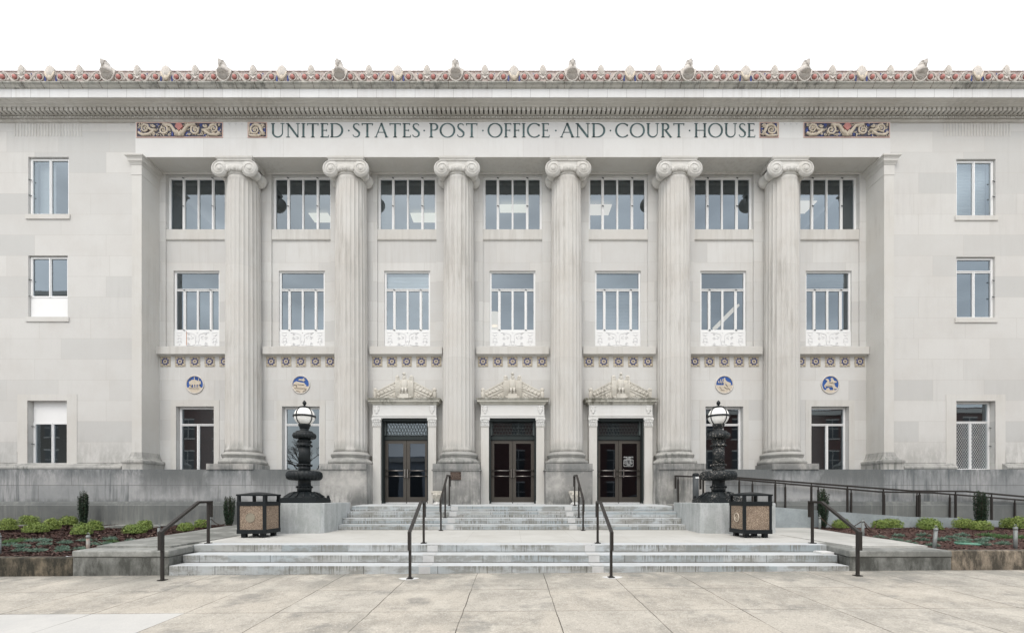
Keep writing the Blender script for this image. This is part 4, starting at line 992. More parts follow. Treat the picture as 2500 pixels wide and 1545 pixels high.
    for s_ in (-1, 1):
        X_ = lambda v: cx+s_*v
        eg.prism([(X_(.05), 5.38), (X_(.12), 5.34), (X_(.18), 5.36), (X_(.22), 5.46), (X_(.30), 5.46), (X_(.305), 4.80), (X_(.16), z0+.02), (X_(.10), 5.10)][::s_], ye+.0, ye+.10)
        eg.ball((X_(.235), ye+.03, 5.46), .065, .05, .055, 12, 8)
        for i in range(6): eg.tube([(X_(.13+.032*i), ye-.004, 5.33-.0*i), (X_(.135+.032*i), ye-.004, z0+.06+.015*(5-i))], .014, 5, .007)
        for i in range(4):
            for j in range(3): eg.ball((X_(.17+.04*j), ye-.002, 5.40-.05*i), .022, .015, .026, 8, 5)
        eg.tube([(X_(.05), ye-.02, 5.08), (X_(.055), ye-.03, 4.92)], .05, 8, .025)
        for i in range(3): eg.tube([(X_(.03+.025*i), ye-.04, 4.92), (X_(.03+.025*i), ye-.06, 4.885)], .012, 5)
    eg.box(cx-.15, cx+.15, ye-.05, ye+.1, z0+.001, 4.88)
    for i in range(4): eg.tube([(cx-.03+.02*i, ye+.01, 5.10), (cx-.03+.02*i, ye+.02, 4.93)], .014, 5)
    bp(eg, "carved_eagle", m['carved'], so_)
    # bronze frame, grille, doors
    fm = MB()
    fm.box(cx-.80, cx-.745, yf+.09, 15.02, 1.1, 4.07); fm.box(cx+.745, cx+.80, yf+.09, 15.02, 1.1, 4.07); fm.box(cx-.745, cx+.745, yf+.09, 15.02, 3.99, 4.07)
    fm.box(cx-.745, cx+.745, 14.88, 15.0, 3.37, 3.48); fm.box(cx-.745, cx+.745, 14.93, 15.0, 3.46, 3.53)
    fo = bp(fm, "door_frame", m['dark'])
    gr = MB(); a, b_, za, zb_ = cx-.70, cx+.70, 3.53, 3.97
    gr.box(cx-.745, a, 14.88, 14.95, za, 3.99); gr.box(b_, cx+.745, 14.88, 14.95, za, 3.99)
    nx, nz = 14, 4; px_ = (b_-a)/nx; pz_ = (zb_-za)/nz
    for j in range(nz):
        for i in range(nx+1):
            ox = a+px_*(i+(.5 if j % 2 else 0)); z_ = za+pz_*j
            if ox > b_+.01: continue
            for s_ in (-1, 1):
                xe = min(max(ox+s_*px_*.5, a), b_)
                gr.tube([(ox, 14.90, z_), (ox+s_*px_*.35, 14.90, z_+pz_*.3), (xe, 14.90, z_+pz_*.75), (xe, 14.90, z_+pz_)], .0095, 4)
    bp(gr, "transom_grille", m['grille'], fo)
    pane(a, b_, za, zb_, 14.96, fo, 'glass')
    for s_ in (-1, 1):
        x0, x1 = sorted((cx+s_*.006, cx+s_*.742)); d_ = MB(); y = 14.92; z0_, z1_ = 1.215, 3.357
        d_.box(x0, x0+.11, y, y+.045, z0_, z1_); d_.box(x1-.11, x1, y, y+.045, z0_, z1_); d_.box(x0+.11, x1-.11, y, y+.045, z1_-.105, z1_); d_.box(x0+.11, x1-.11, y, y+.045, z0_, z0_+.20)
        do = bp(d_, "door", m['bronze'])
        pane(x0+.11, x1-.11, z0_+.2, z1_-.105, y+.02, do, 'glassdoor')
        k_ = MB().box(x0+.01, x1-.01, y-.012, y+.01, 1.20, 1.235); bp(k_, "door_sweep", m['kick'], do)
        h_ = MB()
        for z_ in (2.32, 2.13): h_.tube([(x0+.03, y-.05, z_), (x1-.02, y-.05, z_)], .014, 8); h_.ball((x0+.03, y-.03, z_), .02); h_.ball((x1-.03, y-.03, z_), .02)
        h_.tube([(x0+.11, y+.08, 2.22), (x1-.11, y+.08, 2.22)], .014, 8)
        xx = cx+s_*(.16 if cx > 3 else .045); h_.box(xx-.018, xx+.018, y-.07, y-.04, 2.08, 2.37)
        bp(h_, "handle", m['steel'], do)
        if cx > 3 and s_ > 0:
            sg = MB(); yy = y+.014; sx = (PX(1523.3, 14.93)+PX(1545.6, 14.93))/2
            text_mesh("POST OFFICE", .056, sx, yy, PZ(1117, 14.93), sg); text_mesh("HOURS", .046, sx, yy, PZ(1120.2, 14.93), sg)
            for t_, py in (("MONDAY - FRIDAY", 1124.3), ("8:00am - 5:00pm", 1127.4), ("SATURDAY - SUNDAY", 1130.4), ("& HOLIDAYS", 1133.4), ("CLOSED", 1136.2)):
                text_mesh(t_, .034 if len(t_) > 12 else .038, sx, yy, PZ(py, 14.93), sg)
            zt_, zb2, hx = PZ(1121.3, 14.93), PZ(1138, 14.93), .158
            ring = []
            for (qx, qz, a0_) in ((hx-.02, zb2+.02, -90), (hx-.02, zt_-.02, 0), (-hx+.02, zt_-.02, 90), (-hx+.02, zb2+.02, 180)):
                for i in range(4): a_ = R(a0_+30*i); ring.append((sx+qx+.02*math.cos(a_), yy, qz+.02*math.sin(a_)))
            sg.tube(ring, .005, 4, closed=True)
            bp(sg, "opening_hours", m['signtext'], do)
    th = MB().box(cx-.80, cx+.80, yf+.02, 15.0, 1.1, 1.20); bp(th, "threshold", m['steps'], so_)
for i in (2, 3, 4): door_bay(BC[i])

# ------------------------------------------------------------ cornice
cp_ = MB(); X1 = XE
cp_.prismx([(ARC, 13.70), (ARC-.02, 13.705), (ARC-.02, 13.728), (ARC-.035, 13.735), (ARC-.040, 13.74), (ARC-.042, 13.80), (ARC-.06, 13.845), (ARC-.12, 13.849), (14.12, 13.87), (14.12, 13.96), (13.97, 13.96),
            (13.955, 13.972), (13.93, 13.985), (13.87, 13.99), (13.84, 14.012), (13.72, 14.012), (13.72, 14.30), (16, 14.30), (16, 13.70)], -X1, X1)
cn = bp(cp_, "cornice", m['cornice'])
sh_ = MB().box(-X1+.01, X1-.01, 14.095, 14.119, 13.8495, 13.9585); bp(sh_, "dentil_shade_band", m['gapshade'], cn)  # dark backing strip, painted shade between the dentils
dn = MB(); x = -X1+.05
while x < X1-.15: dn.box(x, x+.100, 13.98, 14.119, 13.849, 13.9585); x += .152
bp(dn, "dentil_course", m['cornice'], cn)['kind'] = 'stuff'
eg = MB(); x = -X1+.05; k_ = 0
tmpl = MB().ball((0, 0, 0), .042, .026, .052, 8, 6, rot=__import__('mathutils').Euler((R(-42), 0, 0)).to_quaternion()); tm2 = MB().box(-.009, .009, -.012, .012, -.045, .055)
while x < X1-.1:
    eg.add([(v[0]+x, v[1]+14.165, v[2]+13.79) for v in tmpl.v], tmpl.f, True)
    eg.add([(v[0]+x+.0605, v[1]+14.15, v[2]+13.79) for v in tm2.v], tm2.f); x += .121
bp(eg, "egg_and_dart", m['cornice'], cn)['kind'] = 'stuff'
co_ = MB().prismx([(13.70, 14.012), (13.70, 14.267), (13.719, 14.267), (13.719, 14.0121)], -X1, X1); bp(co_, "corona", m['corona'], cn)
cy = MB().prismx([(13.70, 14.268), (13.685, 14.272), (13.685, 14.288), (13.665, 14.292), (13.645, 14.31), (13.625, 14.335), (13.60, 14.345), (13.60, 14.358), (13.575, 14.362), (13.575, 14.398), (15.9, 14.40), (15.9, 14.301), (13.70, 14.301)], -X1, X1)
bp(cy, "gutter_moulding", m['cyma'], cn)
jt = MB(); x = -X1+.2
while x < X1: jt.prismx([(13.5995, 14.34), (13.573, 14.36), (13.573, 14.40), (13.60, 14.40)], x-.006, x+.006); jt.prismx([(13.683, 14.27), (13.62, 14.33), (13.63, 14.34), (13.69, 14.29)], x-.005, x+.005); x += .6068
bp(jt, "gutter_joint", m['dkline'], cn)
rf = MB().box(-X1, X1, 15.9, 32, 14.2, 14.35); bp(rf, "roof", m['roof'])
bk = MB().box(-X1, X1, 31.8, 32, 0, 14.2); bk.box(-X1, -X1+.2, 16, 31.8, 0, 14.2); bk.box(X1-.2, X1, 16, 31.8, 0, 14.2); bp(bk, "rear_wall", m['lime'])
ra = MB().tube([(PX(1670, 13.8), 13.8, 14.7), (PX(1670, 13.8), 13.8, PZ(142, 13.8))], .008, 5); bp(ra, "antenna", m['galv'])

# cresting: one ornament unit per bay, with eagle heads, palmettes, shells and balls as sub-parts
YC = 13.66; ZC0, ZC1 = 14.401, 14.80
cs = MB().prismx([(YC, ZC0), (YC, ZC1-.03), (YC-.02, ZC1-.025), (YC-.02, ZC1), (YC+.14, ZC1), (YC+.14, ZC0)], -X1, X1)
crest = bp(cs, "cresting", m['crest'])
EX = [X0+.04+(i-.5)*S for i in range(-3, 5)]
pat = MB(); blu = MB(); pk = MB(); yc = YC-.018; zc = 14.60
H2 = S/2
def unit(bx, sg_):         # half period: eagle at 0, palmette at H2
    X_ = lambda t: bx+sg_*t*H2
    for t in (.18, .39, .61, .82):
        pat.tube([(X_(t)+.112*math.cos(R(a)), yc, zc-.01+.112*math.sin(R(a))) for a in range(0, 360, 24)], .022, 6, closed=True, flat=.6)
    for (ta, tb) in ((.18, .39), (.82, .61)):
        mid = (ta+tb)/2
        pat.tube([(X_(ta), yc, zc+.13), (X_(ta+(mid-ta)*.6), yc, zc+.11), (X_(mid), yc, zc), (X_(tb-(tb-mid)*.4), yc, zc-.14), (X_(tb), yc, zc-.14)], .034, 6, flat=.6)
        for i in range(4): pat.tube([(X_(mid-.01*(tb-ta)/.2), yc, zc-.02), (X_(mid+(-.05+.022*i)*(1 if tb > ta else -1)), yc-.004, zc-.155)], .012, 5)
        blu.prism([(X_(tb)-.0, zc+.09), (X_((mid+tb)/2), zc+.02), (X_((mid+tb)/2+.01), zc+.12)][::1], YC-.012, YC)
        pk.ball((X_(mid), YC-.008, zc+.02), .03, .012, .05, 6, 5)
    blu.ball((X_(.905), YC-.006, zc-.06), .035, .01, .12, 6, 5)
    blu.ball((X_(.72), YC-.006, zc-.02), .03, .01, .08, 6, 5)
for i in range(-5, 6):
    bx = X0+.04+(i+.5)*S
    for sg_ in (-1, 1):
        if abs(bx+sg_*H2*.9) < X1-.3: unit(bx, sg_)
fx = -X1+.1
while fx < X1-.1: pk.box(fx, fx+.075, YC-.012, YC-.001, ZC0+.035, ZC0+.05); pk.box(fx+.07, fx+.082, YC-.012, YC-.001, ZC0+.05, ZC0+.075); fx += .11
bp(pat, "scroll_relief", m['crestline'], crest); bp(blu, "blue_glaze", m['blue'], crest); bp(pk, "pink_glaze", m['pink'], crest)
b0 = None
for i in range(-5, 6):
    bx = X0+.04+(i+.5)*S
    for sg_ in (-1, 1):
        for t in (.18, .39, .61, .82):
            x = bx+sg_*t*H2
            if abs(x) > 17.5: continue
            if b0 is None:
                b0 = bp(MB().ball((x, YC-.035, zc-.01), .066, .055, .066, 14, 8), "red_ball", m['red'], crest); bx0 = x
            else: dup(b0, crest, (x-bx0, 0, 0))
def shell(x, w, zb_, zt_, big):
    b = MB(); n = 9 if not big else 13; y = YC-.03; out = []
    zr_ = zb_+(zt_-zb_)*(.30 if not big else .42)
    for i in range(n):
        a = R(180-180*i/(n-1)); px_ = x+w*math.cos(a)*(1.0); pz_ = zr_+(zt_-zr_)*math.sin(a)**.8*(1 if i == n//2 else .93)
        out.append((px_, pz_))
    b.prism([(x-w*.25, zb_)]+[(x-w*.8, zr_-.04)]+out+[(x+w*.8, zr_-.04), (x+w*.25, zb_)], y, y+.08)
    for i in range(n):
        b.tube([(x, y-.006, zb_+.08), (out[i][0]*.93+x*.07, y-.012, out[i][1]*.93+zr_*.07)], .008, 5, w*.11)
    return b
sx = EX[0]+H2; bigs = []
pal = bp(shell(sx, .165, 14.45, 14.965, True), "palmette", m['creamgrey'], crest)
pw = MB()
for s_ in (-1, 1): pw.tube([(sx, YC-.05, 14.47), (sx+s_*.10, YC-.055, 14.60), (sx+s_*.15, YC-.05, 14.74)], .05, 6, .02, flat=.5)
pw.ball((sx, YC-.05, 14.55), .06, .03, .08, 8, 6)
pw.build("palmette_leaf", m['cream'], crest, BO)
lst = [i for i in range(-1, 9)]
for i in range(-1, 8):
    x = EX[0]+H2+i*S
    if i != 0 and abs(x) < 18:
        dup(pal, crest, (x-sx, 0, 0)); 
        pw2 = MB()
        pw2.v = [(v[0]+x-sx, v[1], v[2]) for v in pw.v]; pw2.f = pw.f; pw2.sm = pw.sm; pw2.build("palmette_leaf", m['cream'], crest, BO)
x_s = EX[0]+H2/2; sh = bp(shell(x_s, .115, 14.55, 14.99, False), "shell_ornament", m['creamgrey'], crest)
for i in range(-3, 17):
    x = x_s+i*H2
    if i != 0 and abs(x) < 17.6: dup(sh, crest, (x-x_s, 0, 0))
# eagle heads
ex_ = EX[0]; eh = MB(); ys = YC-.05
pts = [(ex_-.24, 14.80), (ex_-.21, 14.66), (ex_-.16, 14.53), (ex_-.09, 14.45), (ex_, 14.42), (ex_+.09, 14.45), (ex_+.16, 14.53), (ex_+.21, 14.66), (ex_+.24, 14.80), (ex_+.12, 14.88), (ex_-.12, 14.88)]
eh.prism(pts, ys, ys+.16)
eh.tube([(p_[0], ys-.005, p_[1]) for p_ in pts[:9]], .02, 6)
for i in range(11):
    a = -.18+.36*i/10; zb_ = 14.45+abs(a)**1.6*1.6
    eh.tube([(ex_+a*.45, ys-.08, 14.76), (ex_+a*.8, ys-.045, 14.66+zb_*.0), (ex_+a, ys-.012, zb_+.03)], .020, 5, .014)
eh.lathe([(.17, 14.66), (.15, 14.76), (.125, 14.88)], (ex_, ys-.02, 0), 16)
eh.ball((ex_, ys-.05, 14.88), .125, .12, .115, 16, 12)
eh.ball((ex_, ys-.09, 14.92), .105, .09, .065, 14, 8)
eh.tube([(ex_, ys-.11, 14.92), (ex_, ys-.185, 14.89), (ex_, ys-.205, 14.82), (ex_, ys-.19, 14.73)], .072, 10, .018)
eh.box(ex_-.03, ex_+.03, ys-.10, ys-.04, 14.96, 15.00)
for s_ in (-1, 1):
    eh.tube([(ex_+s_*.10, ys-.07, 14.93), (ex_+s_*.085, ys-.13, 14.94), (ex_+s_*.05, ys-.17, 14.905)], .016, 6)
eag = bp(eh, "eagle_head", m['creamgrey'], crest)
for i in range(1, 8): dup(eag, crest, (i*S, 0, 0))
# ------------------------------------------------------------ pavement, steps, terrace
def gz(x, y): return .04*(y-8.0)+.0066*x
def sheet(x0, x1, y0, y1, nx, ny, fz):
    b = MB(); vs = []; fs = []
    for j in range(ny+1):
        for i in range(nx+1):
            x = x0+(x1-x0)*i/nx; y = y0+(y1-y0)*j/ny; vs.append((x, y, fz(x, y)))
    for j in range(ny):
        for i in range(nx): a = j*(nx+1)+i; fs.append((a, a+1, a+nx+2, a+nx+1))
    return b.add(vs, fs)
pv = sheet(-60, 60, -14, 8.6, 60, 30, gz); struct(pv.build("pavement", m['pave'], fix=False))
asph = plain("asphalt", (0.05, 0.05, 0.052), .9, 0, .3, 3)
struct(sheet(-70, 70, -60, -14, 4, 4, lambda x, y: gz(x, y)-.13).build("road", asph, fix=False))
def tz_(y): return .4430+.0191*(y-9.16)
st = MB(); nz_ = .03
ST = [(8.01, .135, -6.33, 6.23), (8.39, .284, -6.37, 6.30), (8.82, .4356, -6.47, 6.40)]
st.prismx([(8.01, -.25), (8.01, .135), (8.60, .138), (8.60, -.25)], ST[0][2], ST[0][3])
st.prismx([(8.39, .10), (8.39, .284), (9.0, .288), (9.0, .10)], ST[1][2], ST[1][3])
st.prismx([(8.82, .25), (8.82, .4356), (9.16, .4430), (9.16, .25)], ST[2][2], ST[2][3])
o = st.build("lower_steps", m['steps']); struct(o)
bv = o.modifiers.new("b", 'BEVEL'); bv.width = .012; bv.segments = 2
US = [(12.05, .642), (12.37, .810), (12.71, .982), (13.04, 1.141)]
st = MB(); zl = .45
for i, (y, z) in enumerate(US):
    yb = US[i+1][0]+.03 if i < 3 else 14.3
    st.prismx([(y, zl), (y, z), (yb, z+(.005 if i < 3 else .045)), (yb, zl)], -4.826, 4.826)
    zl = z-.03
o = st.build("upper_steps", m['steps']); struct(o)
bv = o.modifiers.new("b", 'BEVEL'); bv.width = .010; bv.segments = 2
def edge(y): return 8.15+(y-8.2)*.125
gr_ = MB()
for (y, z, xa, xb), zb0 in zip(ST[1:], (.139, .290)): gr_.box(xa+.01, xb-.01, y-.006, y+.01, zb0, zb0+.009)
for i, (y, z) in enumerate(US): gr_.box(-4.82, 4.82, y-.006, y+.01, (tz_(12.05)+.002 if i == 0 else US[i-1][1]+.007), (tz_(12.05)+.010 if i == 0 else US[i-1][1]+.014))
struct(gr_.build("riser_shade_line", m['gapshade']))  # thin dark strips paint the shadow gap at each riser foot
te = MB()
te.prismx([(9.16, .2), (9.16, tz_(9.16)), (12.9, tz_(12.9)), (12.9, .2)], -6.61, 6.61)
struct(te.build("terrace", m['terrace']))
for s_ in (-1, 1):
    w = MB(); yb = 13.95 if s_ < 0 else 12.80
    w.add([], [])
    ys_ = [8.42, 9.2, 10.0, 10.8, yb]
    def zz(y): return tz_(y)+.004+.026*max(0, (10.8-y)/2.4)
    vs = []
    for y in ys_:
        xo = s_*(edge(y)-(.12 if y == 8.42 else 0)); vs += [(s_*6.61, y, .2), (s_*6.61, y, zz(y)), (xo, y, zz(y)), (xo, y, .2)]
    fs = [(0, 1, 2, 3)]
    for i in range(len(ys_)-1):
        for j in range(3): fs.append((4*i+j, 4*i+j+1, 4*i+j+5, 4*i+j+4))
    w.add(vs, fs)
    o = w.build("side_walk", m['terrace'] if s_ > 0 else m['cheektop']); struct(o)
    # cheek block at the end of the steps: stained base with a rounded coping
    xa, xb = s_*6.33, s_*8.10
    t = thing("stair_cheek_wall", "stained concrete wall block with coping at the %s end of the lower steps" % ("left" if s_ < 0 else "right"), "wall", (xa, 8.0, 0))
    org = (xa, 8.0, 0); b = MB()
    ins_ = [(s_*6.335 if s_ < 0 else 6.235, 8.01), (s_*6.40 if s_ < 0 else 6.33, 8.45), (s_*6.48 if s_ < 0 else 6.41, 8.86), (s_*6.48 if s_ < 0 else 6.41, 9.16)]
    P = ins_+[(s_*8.18, 9.16), (s_*8.10, 8.01)]
    b.prismz(P, -.3, .285); b.build("base_block", m['cheek'], t, org)
    c_ = MB(); P2 = [(ins_[0][0]-s_*.008, 7.995)]+[(x-s_*.008, y) for x, y in ins_[1:]]+[(s_*8.18, 9.16), (s_*8.115, 7.995)]
    n = len(P2); vs = [(x, y, .290) for x, y in P2]+[(x, y, .414+max(0, y-8.3)*.026) for x, y in P2]
    c_.add(vs, [tuple(range(n)), tuple(range(n, 2*n))]+[(i, (i+1) % n, (i+1) % n+n, i+n) for i in range(n)])
    o = c_.build("coping", m['cheektop'], t, org); bv = o.modifiers.new("b", 'BEVEL'); bv.width = .028; bv.segments = 3; bv.limit_method = 'ANGLE'
# planter walls
for s_, z1 in ((-1, .285), (1, .415)):
    b = MB(); xa, xb = sorted((s_*8.105, s_*21)); b.box(xa, xb, 8.0, 8.21, -.4, z1)
    o = b.build("planter_wall", m['planter'] if s_ < 0 else m['planter2'])
    tag(o, "low %s front wall of the %s mulch bed" % (("dark brown stained", "left") if s_ < 0 else ("tan concrete", "right")), "wall")
    bv = o.modifiers.new("b", 'BEVEL'); bv.width = .02; bv.segments = 2
# ------------------------------------------------------------ mulch
def mz(x, y):
    if x < 0: return .275+.041*(y-8.2)
    return .39+.024*(y-8.2)
def hump(x, y): return .035*(mnoise.noise(Vector((x*1.3, y*1.3, 0)))+.4*mnoise.noise(Vector((x*5, y*5, 3))))
for s_, yb in ((-1, 13.97), (1, 12.78)):
    b = MB(); vs = []; fs = []; ny, nx = 46, 90
    for j in range(ny+1):
        y = 8.15+(yb-8.15)*j/ny
        for i in range(nx+1):
            x = s_*(edge(y)-.05+(20-edge(y))*i/nx); vs.append((x, y, mz(x, y)+hump(x, y)+(.02 if 0 < i < 3 else 0)))
    for j in range(ny):
        for i in range(nx): a = j*(nx+1)+i; fs.append((a, a+1, a+nx+2, a+nx+1))
    o = b.add(vs, fs, True).build("mulch", m['mulch'], fix=False); o['kind'] = 'stuff'
    o.data.update()
    for mt, cnt, nm in (('chip', 15000, "mulch"), ('chip2', 900, "mulch")):
        c_ = MB()
        for q in range(cnt):
            y = 8.22+(yb-8.3)*random.random()**1.15; x = s_*(edge(y)+.05+(14.8-edge(y))*random.random())
            if abs(x) > 1.32*y+.5: continue
            z = mz(x, y)+hump(x, y)+.004+random.random()*.014; l = random.uniform(.018, .045); w_ = random.uniform(.006, .014); a = random.uniform(0, 3.14); tl_ = random.uniform(-.5, .5)
            ca, sa = math.cos(a), math.sin(a)
            c_.quad((x-ca*l-sa*w_, y-sa*l+ca*w_, z-tl_*l), (x-ca*l+sa*w_, y-sa*l-ca*w_, z-tl_*l+.004), (x+ca*l+sa*w_, y+sa*l-ca*w_, z+tl_*l+.006), (x+ca*l-sa*w_, y+sa*l+ca*w_, z+tl_*l))
        o = c_.build("mulch_chips", m[mt], fix=False); o['kind'] = 'stuff'
b = MB().box(PX(262, 13.3), PX(400, 13.3), 13.15, 13.90, .3, mz(-10, 13.4)+.05); struct(b.build("path", m['cheektop']))

# ------------------------------------------------------------ lamp blocks and lamps
for s_, nm in ((-1, "left"), (1, "right")):
    xa, xb = s_*4.83, s_*6.78
    b = MB(); P = [(xa, 12.98), (xa, 11.17), (xa+s_*.07, 11.09), (xb-s_*.05, 11.09), (xb, 11.17), (xb, 12.98)]
    b.prismz(P, .40, 1.252); o = b.build("lamp_pedestal", m['block'])
    bv = o.modifiers.new("b", 'BEVEL'); bv.width = .014; bv.segments = 2
    tag(o, "blue-grey concrete block carrying the %s globe lamp beside the upper steps" % nm, "pedestal")
def lamp(x, y, z0, label, mt, rotg):
    t = thing("globe_lamp", label, "lamp", (x, y, z0)); org = (x, y, z0)
    k_ = 11.9/F/5.4
    def Zy(v): return E-((960+v/5.4)-HY)*11.9/F
    zb = Zy(1440)
    def P(lst): return [(r*.92, Zy(v)+(z0-zb)) for r, v in lst]
    b = MB(); hb = .56; n8 = [(hb*sx_*(1 if i % 2 else .86) , hb*sy_*(.86 if i % 2 else 1)) for i, (sx_, sy_) in enumerate(((-1,-1),(-1,-1),(1,-1),(1,-1),(1,1),(1,1),(-1,1),(-1,1)))]
    P8 = [(a*.94, c_*.94) for a, c_ in [(-.48, -.56), (.48, -.56), (.56, -.48), (.56, .48), (.48, .56), (-.48, .56), (-.56, .48), (-.56, -.48)]]
    b.prismz([(x+a, y+c_) for a, c_ in P8], z0+.002, z0+.09); b.prismz([(x+a*.97, y+c_*.97) for a, c_ in P8], z0+.0901, z0+.135)
    for a in range(45, 360, 90): b.ball((x+.64*math.cos(R(a)), y+.64*math.sin(R(a)), z0+.16), .038, .038, .05, 10, 8)
    def octr(r, z, a): return r*(1+.06*math.cos(4*a+math.pi)*(1 if r > .3 else 0))
    b.lathe([(.53, z0+.135), (.50, z0+.15), (.44, z0+.19), (.36, z0+.255), (.28, z0+.285), (.20, z0+.295), (.185, z0+.30)], (x, y, 0), 48, octr)
    for i in range(16):
        a = R(i*22.5); b.tube([(x+.50*math.cos(a), y+.50*math.sin(a), z0+.155), (x+.36*math.cos(a), y+.36*math.sin(a), z0+.262), (x+.24*math.cos(a), y+.24*math.sin(a), z0+.298)], .022, 6, .012)
    b.build("lamp_base", m[mt], t, org)
    b = MB()
    def flute(r, z, a): return r*(1-.045*abs(math.sin(8*a)))
    b.lathe(P([(.19, 1312), (.20, 1302), (.185, 1296)]), (x, y, 0), 40)
    b.lathe(P([(.19, 1296), (.20, 1250), (.19, 1236)]), (x, y, 0), 48, flute)
    b.lathe(P([(.19, 1238), (.213, 1232), (.213, 1222), (.18, 1214), (.172, 1165), (.18, 1150), (.175, 1140)]), (x, y, 0), 40)
    b.lathe(P([(.172, 1030), (.17, 955)]), (x, y, 0), 40, flute); b.lathe(P([(.17, 958), (.198, 948), (.198, 940), (.165, 934)]), (x, y, 0), 40)
    b.lathe(P([(.165, 936), (.163, 800), (.160, 702)]), (x, y, 0), 96, lambda r, z, a: r*(1-.05*abs(math.sin(12*a))))
    b.lathe(P([(.165, 704), (.205, 694), (.205, 684), (.172, 676), (.168, 648), (.185, 640), (.190, 630), (.165, 622), (.165, 598)]), (x, y, 0), 40)
    for i in range(14):
        a = 2*math.pi*i/14
        for (v, r) in ((690, .205), (636, .185), (944, .20), (1228, .213)): b.ball((x+.92*r*math.cos(a), y+.92*r*math.sin(a), Zy(v)+(z0-zb)-.012), .020, .020, .03, 6, 5)
    b.build("lamp_post", m[mt], t, org)
    b = MB()
    def wr(r, z, a): return r*(1+.035*math.sin(26*a+z*22)) if r > .25 else r
    b.lathe(P([(.17, 1150), (.24, 1142), (.33, 1148), (.42, 1142), (.475, 1118), (.49, 1085), (.475, 1050), (.43, 1030), (.36, 1024), (.26, 1030), (.165, 1034)]), (x, y, 0), 130, wr)
    b.build("wreath_ring", m[mt], t, org)
    b = MB(); b.lathe(P([(.16, 604), (.22, 600), (.28, 602), (.315, 582), (.318, 556), (.29, 534), (.24, 526), (.235, 516), (.225, 508), (.13, 498), (.115, 480), (.12, 472)]), (x, y, 0), 96, lambda r, z, a: r*(1+.03*math.sin(22*a)) if r > .25 else r)
    b.lathe(P([(.12, 474), (.135, 468), (.14, 448), (.165, 436), (.172, 420), (.155, 412), (.0, 411)]), (x, y, 0), 40)
    b.build("lamp_collar", m[mt], t, org)
    gzc = Zy(312)+(z0-zb); rg = .264
    g = MB().ball((x, y, gzc), rg, rg, rg*.96, 40, 24); g.build("globe", m['globe'], t, org)
    b = MB()
    def ring(ax): 
        pts_ = []
        for a in range(0, 360, 8):
            c_, s2 = math.cos(R(a)), math.sin(R(a)); rr = rg+.012
            if ax == 'h': pts_.append((x+rr*c_, y+rr*s2, gzc))
            else: 
                cr_, sr_ = math.cos(rotg+ax), math.sin(rotg+ax); pts_.append((x+rr*c_*cr_, y+rr*c_*sr_, gzc+rr*.97*s2))
        return pts_
    b.lathe([(rg+.004, gzc-.024), (rg+.022, gzc-.022), (rg+.022, gzc+.022), (rg+.004, gzc+.024)], (x, y, 0), 48)
    for ax in (0.0, math.pi/2): b.tube(ring(ax), .011, 6, closed=True)
    b.lathe([(.15, gzc+.232), (.145, gzc+.25), (.06, gzc+.282), (.03, gzc+.29)], (x, y, 0), 32)
    b.build("globe_cage", m['iron'], t, org)
    b = MB(); zt = gzc+.29; b.lathe([(.03, 0), (.022, .02), (.042, .035), (.052, .065), (.045, .10), (.022, .13), (.004, .15)], (x, y, zt), 16, lambda r, z, a: r*(1+.08*math.sin(8*a))); b.build("finial", m['iron'], t, org)
    return t
lamp(-5.64, 11.80, 1.252, "black iron lamp with white globe on the left concrete block", 'iron', R(68))
lamp(5.61, 11.80, 1.252, "black iron lamp with flaking paint and white globe on the right concrete block", 'iron2', R(112))

